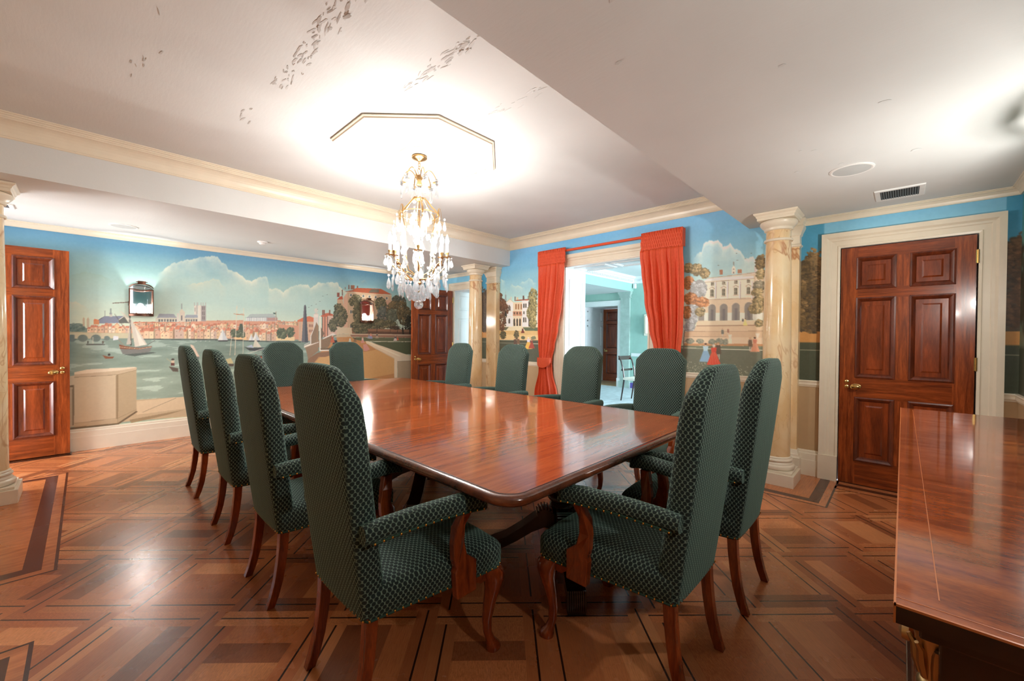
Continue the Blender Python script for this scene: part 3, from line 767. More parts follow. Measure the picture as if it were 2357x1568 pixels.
def pedestal(px, py):
    pc = MB(); pc.box(px-.30, px+.30, py-.24, py+.24, .655, .672)
    pc.lathe([(.06,.655),(.085,.645),(.085,.63),(.055,.615),(.050,.60),(.072,.57),(.083,.53),(.084,.48),(.074,.44),(.062,.41),(.058,.395),(.072,.388),(.084,.374),(.084,.362),(.072,.350),(.060,.345),(.070,.336),(.076,.325),(.070,.312),(.056,.30),(.056,.22),(.075,.20),(.075,.14),(.03,.13)], (px, py, 0), 28)
    po = T(pc).build('pedestal', M['dark_wood'], table, ang=45)
    for a in (45, 135, 225, 315):
        ca, sa = math.cos(math.radians(a)), math.sin(math.radians(a))
        lg = MB(); side = [(.05,.28),(.10,.295),(.16,.262),(.24,.205),(.33,.150),(.42,.118),(.47,.108),(.475,.062),(.44,.064),(.36,.082),(.27,.125),(.18,.178),(.11,.205),(.05,.195)]
        k = len(lg.v); lg.prism(side, -.045, .045, 'Y'); 
        lg.lathe([(.044,-.046),(.048,-.03),(.048,.03),(.044,.046)], (0,0,0), 20); kk = len(lg.v)-80
        lg.v[kk:] = [(.105+x, z, .262+y) for x, y, z in lg.v[kk:]]
        for i in range(9):      # reeded toe
            lg.tube([(.478+.012*math.sin(i*.0), -.040+.010*i, .112),(.488, -.040+.010*i, .06),(.480, -.040+.010*i, .012)], [.006,.0075,.006], 6)
        lg.box(.42, .485, -.043, .043, .0, .07)
        for i in range(7):
            t = .5+i*.38; lg.tube([(.105+.049*math.cos(t), -.046, .262+.049*math.sin(t)), (.105+.049*math.cos(t), .046, .262+.049*math.sin(t))], .006, 6)
        lg.v = [(px+x*ca-y*sa, py+x*sa+y*ca, z) for x, y, z in lg.v]
        T(lg).build('scroll_leg', M['dark_wood'], po)
for py in (1.42, 2.80, 4.20): pedestal(1.92, py)

# ================================================================ SIDEBOARD
sb = empty('sideboard', (2.1, -.3, 0)); tag(sb, 'polished flame mahogany sideboard with light string inlay, before the closed door', 'sideboard')
sx0, sx1, sy0, sy1, sz = .845, 3.27, YR+.02, .004, .90
def Q(mb): mb.v = [(x-2.1, y+.3, z) for x, y, z in mb.v]; return mb
Q(MB().box(sx0, sx1, sy0, sy1, sz-.028, sz)).build('top', M['sideboard'], sb, bevel=.002)
inl = MB(); inl.box(sx0-.0014, sx1, sy1-.0022, sy1+.0006, sz-.029, sz+.0006); inl.box(sx0-.0014, sx0+.0022, sy0, sy1, sz-.003, sz+.0006)
inl.box(sx0+.055, sx1-.055, sy1-.0505, sy1-.049, sz, sz+.0006); inl.box(sx0+.022, sx0+.0235, sy0, sy1, sz, sz+.0004)
Q(inl).build('string_inlay', M['inlay'], sb)
Q(MB().box(sx0-.0012, sx0, sy0, sy1, sz-.0285, sz-.003)).build('edge_shade_band', M['dark_wood'], sb)  # shade on the top's end edge, put in as a strip of darker wood
bd = MB().box(sx0+.028, sx1-.028, sy0, sy1-.028, sz-.055, sz-.028); bd.box(sx0+.045, sx1-.045, sy0, sy1-.050, .10, sz-.055); bd.box(sx0+.03, sx1-.03, sy0, sy1-.03, 0, .10)
Q(bd).build('carcass', M['dark_wood'], sb, bevel=.003)
pn = MB()
for xa, xb in ((sx0+.10, sx0+.75), (sx0+.80, sx1-.80), (sx1-.75, sx1-.10)): pn.box(xa, xb, sy1-.052, sy1-.042, .14, .60)
for i, (xa, xb) in enumerate(((sx0+.10, sx0+.75), (sx0+.80, sx1-.80), (sx1-.75, sx1-.10))):
    d = Q(MB().box(xa, xb, sy1-.052, sy1-.040, .64, .82)).build('drawer', M['sideboard'], sb, bevel=.003)
    for kx in (xa+(xb-xa)*.25, xa+(xb-xa)*.75):
        k = MB(); k0 = 0; k.lathe([(.008,0),(.008,.012),(.018,.02),(.016,.03),(.003,.034)], (0,0,0), 14); k.xf(Matrix.Translation((kx, sy1-.040, .73)) @ Matrix.Rotation(-math.pi/2, 4, 'X'), k0)
        Q(k).build('knob', M['gold'], d)
    dd = Q(MB().box(xa, xb, sy1-.052, sy1-.040, .14, .60)).build('cupboard_door', M['sideboard'], sb, bevel=.003)
ed = MB().box(sx0+.037, sx0+.046, sy0+.05, sy1-.115, .15, .78); Q(ed).build('end_panel', M['dark_wood'], sb, bevel=.004)
for cxx in (sx0+.082, sx1-.082):
    cyy = sy1-.060
    cc = MB().lathe([(.020,.13),(.020,.14),(.0185,.15),(.0175,.45),(.0165,.745)], (cxx, cyy+.012, 0), 20); cc.box(cxx-.028, cxx+.028, cyy-.02, cyy+.044, .10, .13)
    po = Q(cc).build('corner_column', M['sideboard'], sb)
    gc = MB().lathe([(.017,.745),(.021,.750),(.021,.758),(.017,.764),(.018,.79),(.024,.825),(.027,.835),(.027,.845)], (cxx, cyy+.012, 0), 20)
    for kx in range(8):
        t = kx*math.pi/4; ex, ey = math.cos(t), math.sin(t)
        gc.tube([(cxx+.016*ex, cyy+.012+.016*ey, .766),(cxx+.022*ex, cyy+.012+.022*ey, .79),(cxx+.024*ex, cyy+.012+.024*ey, .81),(cxx+.031*ex, cyy+.012+.031*ey, .822)], [.005,.006,.005,.003], 6)
    Q(gc).build('gilt_capital', M['gold'], po)

# ================================================================ CURTAINS
def curtain(name, yc, label, tie_dir):
    """tied-back curtain hung on the rod; yc = centre of the heading, tie_dir = side it is drawn to"""
    rt = empty('curtain', (4.655, yc, 0)); tag(rt, label, 'curtain', 'red curtains of the wide opening')
    def shape(z):     # (centre offset in Y, half width, fold depth)
        P = [(0,.11,.28,.042),(.45,.095,.215,.045),(.80,.092,.120,.040),(.90,.092,.112,.034),(.98,.092,.116,.034),(1.15,.082,.150,.036),(1.40,.062,.190,.036),(1.75,.035,.225,.034),(2.10,.012,.244,.028),(2.26,.0,.2475,.018),(2.33,0,.2485,.014)]
        for a, b in zip(P, P[1:]):
            if a[0] <= z <= b[0]:
                t = (z-a[0])/(b[0]-a[0]); t = t*t*(3-2*t); return [a[i]+(b[i]-a[i])*t for i in (1,2,3)]
        return P[-1][1:]
    rnd = random.Random(int(yc*100)); ph = [rnd.uniform(0, 6.28) for _ in range(6)]
    cb = MB(); nz, ny = 74, 150; V = []; F = []
    for i in range(nz+1):
        z = .015+2.315*i/nz; c_, hw_, dp = shape(z)
        for j in range(ny+1):
            t = j/ny*2-1
            s_ = math.sin(t*17+ph[0]+.35*math.sin(z*1.1+ph[1])+1.1*math.sin(t*3+ph[2]))+.5*math.sin(t*37+ph[3]+.6*math.sin(z*1.7))
            edge = 1-abs(t)**6
            x = -dp*(s_*.85)*edge - .03*(1-t*t)
            x -= .012*min(max((z-2.05)/.2, 0), 1)
            if abs(z-.90) < .12: x -= .025*(1-t*t)*(1-abs(z-.90)/.12)
            V.append((x, tie_dir*c_+hw_*t+.010*math.sin(s_*1.5), z))
    for i in range(nz):
        for j in range(ny):
            a = i*(ny+1)+j; F.append((a, a+1, a+ny+2, a+ny+1))
    cb.add(V, F, True); o = cb.build('drape', M['curtain'], rt, ang=80)
    sd = o.modifiers.new('thick', 'SOLIDIFY'); sd.thickness = .004
    hb = MB(); V = []; F = []; nz, ny = 26, 130
    for i in range(nz+1):
        z = 2.325+.215*i/nz
        for j in range(ny+1):
            t = j/ny*2-1; a = t*60; b_ = (z-2.325)/.215*math.pi*5
            d = .0075*max(math.sin(a+b_)*1, math.sin(a-b_)) if z < 2.50 else .004*math.sin(a*2)
            V.append((-.002-d*.8-.012*(1-t**8), .2485*t, z))
    for i in range(nz):
        for j in range(ny):
            a = i*(ny+1)+j; F.append((a, a+1, a+ny+2, a+ny+1))
    hb.add(V, F, True); h = hb.build('smocked_heading', M['curtain'], rt, ang=80)
    sd = h.modifiers.new('thick', 'SOLIDIFY'); sd.thickness = .006
    MB().box(-.012, .075, tie_dir*.247-.003, tie_dir*.247+.003, 2.33, 2.538).build('return_edge', M['curtain'], rt)
    tb = MB(); rings = []
    for k in range(25):
        t = k/24*2-1; y = tie_dir*.092+.122*t; bow = .062*(1-t*t)**.5+.006
        zt, zb = .985-.004*(1-t*t), .912-.075*(1-t*t)**.6
        rings.append([(-bow-.030, y, zt), (-bow-.036, y, (zt+zb)/2), (-bow-.030, y, zb), (-bow-.024, y, (zt+zb)/2)])
    tb.loft(rings); tb.build('tieback', M['curtain'], rt)
    return rt
curtain('l', 3.675, 'orange-red curtain tied with a band, beside the painted white house', 1)
curtain('r', 2.055, 'orange-red curtain hanging beside the painted mansion terrace', -1)
rod = MB().tube([(4.690, 1.835, 2.505), (4.690, 3.895, 2.505)], .017, 14)
for yy in (1.86, 3.87): rod.tube([(4.690, yy, 2.505), (XE-.001, yy, 2.505)], .010, 8)
tag(rod.build('curtain_rod', M['curtain']), 'straight cloth-covered red rod between the two curtains', 'curtain rod')
hb = MB().lathe([(.012,0),(.012,.05),(.026,.055),(.030,.065),(.024,.078),(.004,.082)], (0,0,0), 18)
hb.xf(Matrix.Translation((XE-.001, 1.82, .93)) @ Matrix.Rotation(-math.pi/2, 4, 'Y'))
tag(hb.build('curtain_holdback', M['leg']), 'small turned wooden holdback beside the painted mansion lawn', 'holdback')
# ================================================================ CEILING ROSES
CX, CY = 1.955, 2.965
def octa(r, z, cx=CX, cy_=CY): return [(cx+r*math.cos(math.radians(22.5+45*k))/math.cos(math.radians(22.5)), cy_+r*math.sin(math.radians(22.5+45*k))/math.cos(math.radians(22.5)), z) for k in range(8)]
m = MB(); prof = [(.625,0),(.632,-.006),(.632,-.012),(.622,-.016),(.617,-.024),(.606,-.026),(.600,-.022),(.592,-.020),(.588,-.012),(.584,-.012),(.584,0)]
m.loft([octa(r, ZH+z) for r, z in prof], smooth=False, cap=False)
mo = m.build('octagonal_moulding', M['trim']); tag(mo, 'large octagonal plaster moulding on the raised ceiling above the chandelier', 'ceiling moulding', kind='thing')
bd = MB(); oc = octa(.581, ZH-.005)
for k in range(8):
    a, b = Vector(oc[k]), Vector(oc[(k+1) % 8])
    for i in range(30): bd.sphere(tuple(a+(b-a)*((i+.5)/30)), .006, 4)
bd.build('beading', M['trim'], mo)
m = MB(); m.loft([octa(r, ZH+z) for r, z in [(.150,0),(.150,-.006),(.140,-.012),(.128,-.012),(.120,-.018),(.105,-.020),(.085,-.016),(.04,-.016)]], smooth=False)
tag(m.build('ceiling_rose', M['trim']), 'small octagonal plaster rose directly under the chandelier canopy', 'ceiling rose', kind='thing')

# ================================================================ CHANDELIER
ch = empty('chandelier', (CX, CY, 0)); tag(ch, 'gilt chandelier hung with crystal drops and candle bulbs over the dining table', 'chandelier')
g = MB().lathe([(.004,ZH-.064),(.016,ZH-.058),(.030,ZH-.050),(.058,ZH-.040),(.064,ZH-.032),(.060,ZH-.022),(.03,ZH-.021)], n=28); g.build('canopy', M['gold'], ch)
c_ = MB()
for i, z in enumerate((2.755, 2.732, 2.709)):
    pts = [(.011*math.cos(t)*(1 if i % 2 else 0), .011*math.cos(t)*(0 if i % 2 else 1), z+.016*math.sin(t)) for t in [2*math.pi*k/14 for k in range(15)]]
    c_.tube(pts, .0030, 6)
c_.tube([(.022*math.cos(t), .010*math.cos(t), 2.675+.024*math.sin(t)) for t in [2*math.pi*k/18 for k in range(19)]], .0035, 6)
c_.tube([(0,0,2.79),(0,0,2.768)], .005, 6)
c_.build('chain', M['gold'], ch)
st = MB().lathe([(.008,2.648),(.026,2.640),(.022,2.622),(.017,2.60),(.022,2.575),(.026,2.560),(.012,2.552)], n=20)
st.build('crown_cup', M['gold'], ch)
MB().lathe([(.010,2.552),(.018,2.545),(.010,2.535),(.012,2.52),(.020,2.49),(.024,2.47),(.014,2.455),(.010,2.45)], n=16).build('crystal_stem', M['crystal'], ch)
sp = MB().lathe([(.012,2.455),(.030,2.452),(.034,2.44),(.026,2.43),(.010,2.425)], n=20).lathe([(.006,2.43),(.006,1.70)], n=8)
sp.lathe([(.006,1.84),(.020,1.835),(.030,1.81),(.034,1.79),(.026,1.765),(.014,1.755),(.022,1.745),(.024,1.735),(.010,1.72),(.006,1.66)], n=20)
sp.build('central_spindle', M['gold'], ch)
def drop_mesh(kind):
    d = MB()
    if kind == 'pear':        # flat faceted pear drop, hanging point at z = 0
        out = [(0,0),(.006,-.010),(.013,-.026),(.018,-.042),(.0175,-.054),(.012,-.064),(.004,-.069)]
        f = [(x, -.004-.0, z) for x, z in out]
        rings = []
        for x, z in out: rings.append([(x*math.cos(t), .40*x*math.sin(t), z) for t in [2*math.pi*k/8 for k in range(8)]] if x > 0 else [(1e-4*math.cos(t), 1e-4*math.sin(t), z) for t in [2*math.pi*k/8 for k in range(8)]])
        d.loft(rings, smooth=False); d.sphere((0,0,.010), .008, 4)
    elif kind == 'long':
        rings = [[(max(x,1e-4)*math.cos(t), .5*max(x,1e-4)*math.sin(t), z) for t in [2*math.pi*k/6 for k in range(6)]] for x, z in [(0,0),(.007,-.015),(.0115,-.040),(.0105,-.075),(.0,-.098)]]
        d.loft(rings, smooth=False); d.sphere((0,0,.010), .007, 4)
    elif kind == 'flower':
        for k in range(6):
            t = k*math.pi/3; d.sphere((.015*math.cos(t), 0, .015*math.sin(t)), .0085, 4)
        d.sphere((0,0,0), .007, 4)
    elif kind == 'bead': d.sphere((0,0,0), .007, 5)
    return d
protos = {}
def drop(kind, x, y, z, rz, s=1.0, parent=ch):
    nm = {'pear':'crystal_drop','long':'crystal_spear','flower':'crystal_flower','bead':'crystal_bead'}[kind]
    if kind not in protos: o = protos[kind] = drop_mesh(kind).build(nm, M['crystal'], parent)
    else:
        o = protos[kind].copy(); COL.objects.link(o); o.parent = parent
    o.location = (x, y, z); o.rotation_euler = (0, 0, rz); o.scale = (s*1.28, s*1.28, s*1.28); return o
def pol(r, a): return r*math.cos(a), r*math.sin(a)
rnd = random.Random(7)
# top crown: six curled scrolls with flowers and large drops
for k in range(6):
    a = 2*math.pi*k/6+.25; cu = MB(); pts = []
    for i in range(16):
        t = i/15; r = .018+.125*t; z = 2.605+.085*math.sin(t*math.pi*.95)**.9-.012*t
        pts.append((*pol(r, a), z))
    for i in range(1, 9):
        t = i/8; r = .143-.020*math.sin(t*3.6)-.004; z = 2.600-.028*t+.0*t
        pts.append((*pol(r+.012*math.cos(t*4), a), z-.004*math.sin(t*5)))
    cu.tube(pts, .0048, 7); cu.build('crown_scroll', M['gold'], ch)
    x, y = pol(.148, a); drop('flower', x, y, 2.585, a+1.57, 1.1); drop('pear', x, y, 2.560, a+1.57+rnd.uniform(-.5,.5), 1.25)
# cage: six lyre-shaped ribs from the hub down to the lower hub
for k in range(6):
    a = 2*math.pi*k/6+.1
    P = [(.026,2.455),(.050,2.450),(.075,2.42),(.110,2.375),(.150,2.335),(.170,2.30),(.166,2.25),(.146,2.19),(.136,2.10),(.132,2.0),(.128,1.92),(.105,1.84),(.022,1.795)]
    cr = MB(); cr.tube([(*pol(r, a), z) for r, z in P], [.006]*4+[.006]*3+[.0035]*6, 7)
    cr.tube([(*pol(.168, a), 2.30), (*pol(.168, a), 2.33), (*pol(.168, a), 2.365)], [.010,.008,.001], 8)
    cr.tube([(*pol(.168+.018*t, a), 2.318+.05*math.sin(t*2.2)-.012*t*t) for t in [i/10*3.0 for i in range(11)]], .0022, 5)
    cr.build('cage_rib', M['gold'], ch)
    x, y = pol(.222, a); drop('pear', x, y, 2.252, a+1.2, .95)
    x, y = pol(.175, a); drop('pear', x, y, 2.262, a+.5, 1.0)
    x, y = pol(.14, a+.3); drop('flower', x, y, 2.20+rnd.uniform(-.05,.05), a+1.57, 1.0)
    x, y = pol(.145, a); drop('long', x, y, 2.17, a, 1.0)
    x, y = pol(.10, a+.5); drop('pear', x, y, 2.33, a+1.9, 1.0)
    x, y = pol(.06, a+.5); drop('long', x, y, 2.26, a+1.9, .9)
    for q in range(5): x, y = pol(.150-.004*q, a); drop('flower' if q % 2 == 0 else 'pear', x, y, 2.12-.058*q, a+1.57+rnd.uniform(-.5,.5), .9)
rg = MB().tube([(*pol(.168, 2*math.pi*k/36), 2.312) for k in range(37)], .004, 6); rg.build('cage_ring', M['gold'], ch)
# eight candle arms
for k in range(8):
    a = 2*math.pi*k/8+.18; R = .262 if k % 2 == 0 else .235; zc = 1.925 if k % 2 == 0 else 1.965
    P = [(.020,1.785),(.060,1.765),(.105,1.770),(.150,1.800),(.185,1.845),(.215,1.880),(R-.012,zc-.035),(R,zc-.018),(R,zc)]
    ar = MB(); ar.tube([(*pol(r, a), z) for r, z in P], [.007,.007,.0065,.006,.0055,.005,.005,.005,.005], 7)
    ar.tube([(*pol(.150+.022*math.cos(t), a), 1.822+.022*math.sin(t)) for t in [4.2+i*.45 for i in range(11)]], .0042, 6)
    x, y = pol(R, a)
    ar.lathe([(.007,-.012),(.010,-.006),(.034,.0),(.036,.004),(.013,.006),(.011,.016),(.016,.030),(.017,.040),(.012,.042)], (x, y, zc), 18)
    ao = ar.build('candle_arm', M['gold'], ch)
    MB().lathe([(.0115,.038),(.0115,.110)], (x, y, zc), 14).build('candle_sleeve', M['candle'], ao)
    MB().lathe([(.006,.108),(.012,.118),(.0155,.132),(.015,.146),(.010,.166),(.004,.184),(.001,.192)], (x, y, zc), 12).build('candle_bulb', M['bulb'], ao)
    point('candle_light', (x+CX, y+CY, zc+.145), 4.2, (1.0, .98, .955), .03)
    for q in range(3):
        t = a+(q-1)*1.15; xx, yy = x+.036*math.cos(t), y+.036*math.sin(t); drop('pear' if q == 1 else 'long', xx, yy, zc-.020, t, .80)
    for q, (r, z) in enumerate(((.11,1.742),(.165,1.785),(.205,1.835))):
        xx, yy = pol(r, a+.10*(q-1)); drop('flower' if q == 1 else 'pear', xx, yy, z, a+1.57+rnd.uniform(-.4,.4), 1.0)
for k in range(16):
    a = 2*math.pi*k/16+.1; x, y = pol(.215+.035*(k % 2), a); drop('pear', x, y, 1.80-.03*(k % 2), a+1.57+rnd.uniform(-.6,.6), 1.1); drop('bead', x, y, 1.83, 0, 1.2)
for k in range(16):
    a = 2*math.pi*k/16; x, y = pol(.158, a+.05); drop('pear', x, y, 1.748-.03*(k % 2), a+1.57+rnd.uniform(-.6,.6), 1.15)
for k in range(10):
    a = 2*math.pi*k/10; x, y = pol(.095, a); drop('pear', x, y, 1.702-.02*(k % 2), a+1.57+rnd.uniform(-.6,.6), 1.05)
for k in range(7):
    a = 2*math.pi*k/7; x, y = pol(.045, a); drop('pear', x, y, 1.672, a+1.0, 1.0)
MB().sphere((0,0,1.555), .038, 14).lathe([(.006,1.59),(.010,1.60),(.004,1.66)], n=10).build('crystal_ball', M['crystal'], ch)

# ================================================================ WALL LANTERNS
def lantern(loc, rz, label, power, grp='brass wall lanterns'):
    """bow-fronted lantern; local +x points out of the wall, wall plane at x = 0"""
    r = empty('wall_lantern', loc, rz); tag(r, label, 'wall lantern', grp)
    hw, dp, hh = .102, .115, .150
    def bow(k, e=0, n=13):
        return [((dp+e)*(1-.42*abs(2*i/(n-1)-1)**2.4), (hw+e)*(2*i/(n-1)-1)) for i in range(n)]
    def arch(y): return hh+.004+.050*math.sqrt(max(0, 1-(y/hw)**2*.96))
    ys = [hw*(2*i/12-1) for i in range(13)]; b = bow(0)
    MB().prism([(-hw, -hh)]+[(hw, -hh)]+[(y, arch(y)) for y in ys[::-1]], .001, .008, 'X').build('back_plate', M['silvered'], r)
    for s_ in (-1, 1): MB().box(.008, b[0][0], s_*hw-.002, s_*hw+.002, -hh, hh).build('side_panel', M['copper'], r)
    f = MB(); f.prism([(0.002,-hw-.006)]+bow(0, .006)+[(0.002,hw+.006)], -hh-.012, -hh+.010, 'Z')
    for i in (0, 12): f.tube([(b[i][0], b[i][1], -hh), (b[i][0], b[i][1], hh+.006)], .0065, 6)
    for e in (-hh+.014,): f.tube([(x, y, e) for x, y in b], .005, 6)
    f.tube([(x, y, hh-.002-.012*(1-(abs(y)/hw)) * (abs(y) < .06)) for x, y in b], .0065, 6)
    f.build('frame', M['bronze'], r)
    g = MB(); g.add([(x,y,-hh+.01) for x,y in b]+[(x,y,arch(y)) for x,y in b], [(i,i+1,14+i,13+i) for i in range(12)], True); g.build('glass_pane', M['pane'], r)
    rf = MB(); rings = []
    for (x, y), yy in zip(b, ys):
        z = arch(yy); rings.append([(x-.005, y*1.05, z), (x+.007, y*1.05, z), (x+.007, y*1.05, z+.013), (x-.005, y*1.05, z+.013)])
    rf.loft(rings, smooth=False)
    zt = arch(0)+.010
    for q, z0, z1 in ((.036, zt, zt+.016), (.050, zt+.014, zt+.022), (.036, zt+.022, zt+.030)):
        rf.prism([(dp-.001+.009*math.cos(t), q*math.sin(t)) for t in [2*math.pi*i/16 for i in range(16)]], z0, z1, 'Z')
    rf.build('hood', M['bronze'], r)
    bb = MB()
    for y in (-.032, 0, .032):
        bb.lathe([(.010,-hh+.004),(.010,-hh+.035)], (.055, y, 0), 10)
    bb.build('candle_sleeve', M['candle'], r)
    for y in (-.032, 0, .032):
        MB().lathe([(.006,-.116),(.011,-.106),(.014,-.092),(.010,-.068),(.003,-.048),(.001,-.044)], (.055, y, 0), 10).build('candle_bulb', M['bulb'], r)
    off = Matrix.Rotation(rz, 3, 'Z') @ Vector((.060, 0, -.035))
    point('lantern_light', Vector(loc)+off, power, (1.0, .95, .89), .03)
    return r
lantern((.462, YL, 1.655), -math.pi/2, 'bow-fronted brass wall lantern over the painted sailing ship on the river mural', 2.8)
lantern((3.262, YL, 1.66), -math.pi/2, 'bow-fronted brass wall lantern over the painted trees and brick house on the mural', 2.6)
lantern((3.20, YR, 1.70), math.pi/2, 'brass wall lantern above the sideboard', 12.0)
lantern((.9, YR, 1.70), math.pi/2, 'unseen wall lantern added on the tree mural behind the camera as fill light', 5.0)  # unseen lantern, added to brighten the sideboard side of the room

# ================================================================ CEILING FITTINGS
def vent(name, x0, x1, y0, y1, label, slats):
    r = empty(name, ((x0+x1)/2, (y0+y1)/2, ZL)); tag(r, label, 'air vent', 'ceiling air vents')
    hx, hy = (x1-x0)/2, (y1-y0)/2; e = .032
    f = MB(); q = [[(-hx-o_, -hy-o_, z), (hx+o_, -hy-o_, z), (hx+o_, hy+o_, z), (-hx-o_, hy+o_, z)] for o_, z in ((-e,0),(-e,-.008),(-.004,-.010),(0,-.006),(0,0))]
    f.loft(q, smooth=False, cap=False)
    f.build('frame', M['white'], r)
    MB().box(-hx+e, hx-e, -hy+e, hy-e, -.0035, -.001).build('backing', M['dark'], r)
    s_ = MB()
    for k in range(slats):
        t = -1+2*(k+.5)/slats
        s_.box(-hx+e, hx-e, t*(hy-e)-.002, t*(hy-e)+.002, -.008, -.0036)
    s_.build('slats', M['steel'], r); return r
M['steel'] = plain('grey_slat', (120, 124, 128), .4, .3)
v1 = vent('ceiling_vent', 4.17, 4.47, -.105, .175, 'rectangular ceiling vent with dark slats above the closed mahogany door', 16)
v2 = vent('ceiling_vent', -.86, -.43, 5.67, 5.86, 'rectangular ceiling vent above the folded-back door', 18)
for x, y, lb in ((3.522, .262, 'round ceiling speaker on the low ceiling near the large marble column'), (.29, 5.95, 'round ceiling speaker on the low ceiling above the painted river')):
    o = MB().lathe([(.118,0),(.118,-.004),(.108,-.008),(.100,-.006)], (0,0,0), 40, cap=False).build('ceiling_speaker', M['white']); o.location = (x, y, ZL); tag(o, lb, 'speaker', 'round ceiling speakers')
    MB().lathe([(.101,-.003),(.101,-.006),(.06,-.0075),(.002,-.008)], (0,0,0), 40).build('grille', M['grille'], o)
sd = MB().lathe([(.055,0),(.055,-.010),(.050,-.016),(.036,-.020),(.034,-.030),(.026,-.036),(.002,-.038)], (0,0,0), 28).build('smoke_detector', M['white']); sd.location = (1.505, 5.666, ZL); tag(sd, 'small white smoke detector on the low ceiling before the river mural', 'smoke detector')

# ================================================================ THINGS IN THE ADJOINING ROOM
ac = empty('side_chair', (7.72, 4.06, 0), math.radians(-95)); tag(ac, 'dark slender side chair with pale seat seen through the curtained opening', 'chair')
MB().box(.0, .42, -.21, .21, .42, .47).build('seat', M['candle'], ac, bevel=.012)
for sg in (1, -1):
    MB().tube([(.02, sg*.19, .45),(.0, sg*.19, .30),(-.05, sg*.19, .0)], [.018,.017,.013], 8).build('leg', M['dark_wood'], ac)
    MB().tube([(.40, sg*.19, .43),(.40, sg*.19, .2),(.41, sg*.19, .0)], [.019,.016,.012], 8).build('leg', M['dark_wood'], ac)
bk = MB()
for sg in (1, -1): bk.tube([(.02, sg*.19, .45),(.0, sg*.20, .62),(-.05, sg*.20, .80),(-.11, sg*.195, .90)], .016, 8)
bk.box(-.115, -.085, -.20, .20, .82, .90); bk.box(-.05, -.03, -.19, .19, .60, .64); bk.build('backrest', M['dark_wood'], ac)
sn = MB().box(-.035, .035, -.03, .03, -.06, .055); sn.box(-.025, .025, -.04, -.03, -.045, .0)
so = sn.build('motion_sensor', M['white'], bevel=.006); so.location = (X2-.045, 4.86, 2.56); tag(so, 'small white alarm sensor high on the green wall of the adjoining room', 'sensor')
wl = empty('wall_sconce', (X2, 4.53, 1.60)); tag(wl, 'small cream wall sconce on the green wall of the adjoining room', 'wall light')
MB().box(-.02, 0, -.09, .09, -.28, .25).build('back_plate', M['candle'], wl, bevel=.01); MB().lathe([(.05,-.22),(.06,.18),(.055,.2)], (-.075,0,0), 16).build('shade', M['trim'], wl)
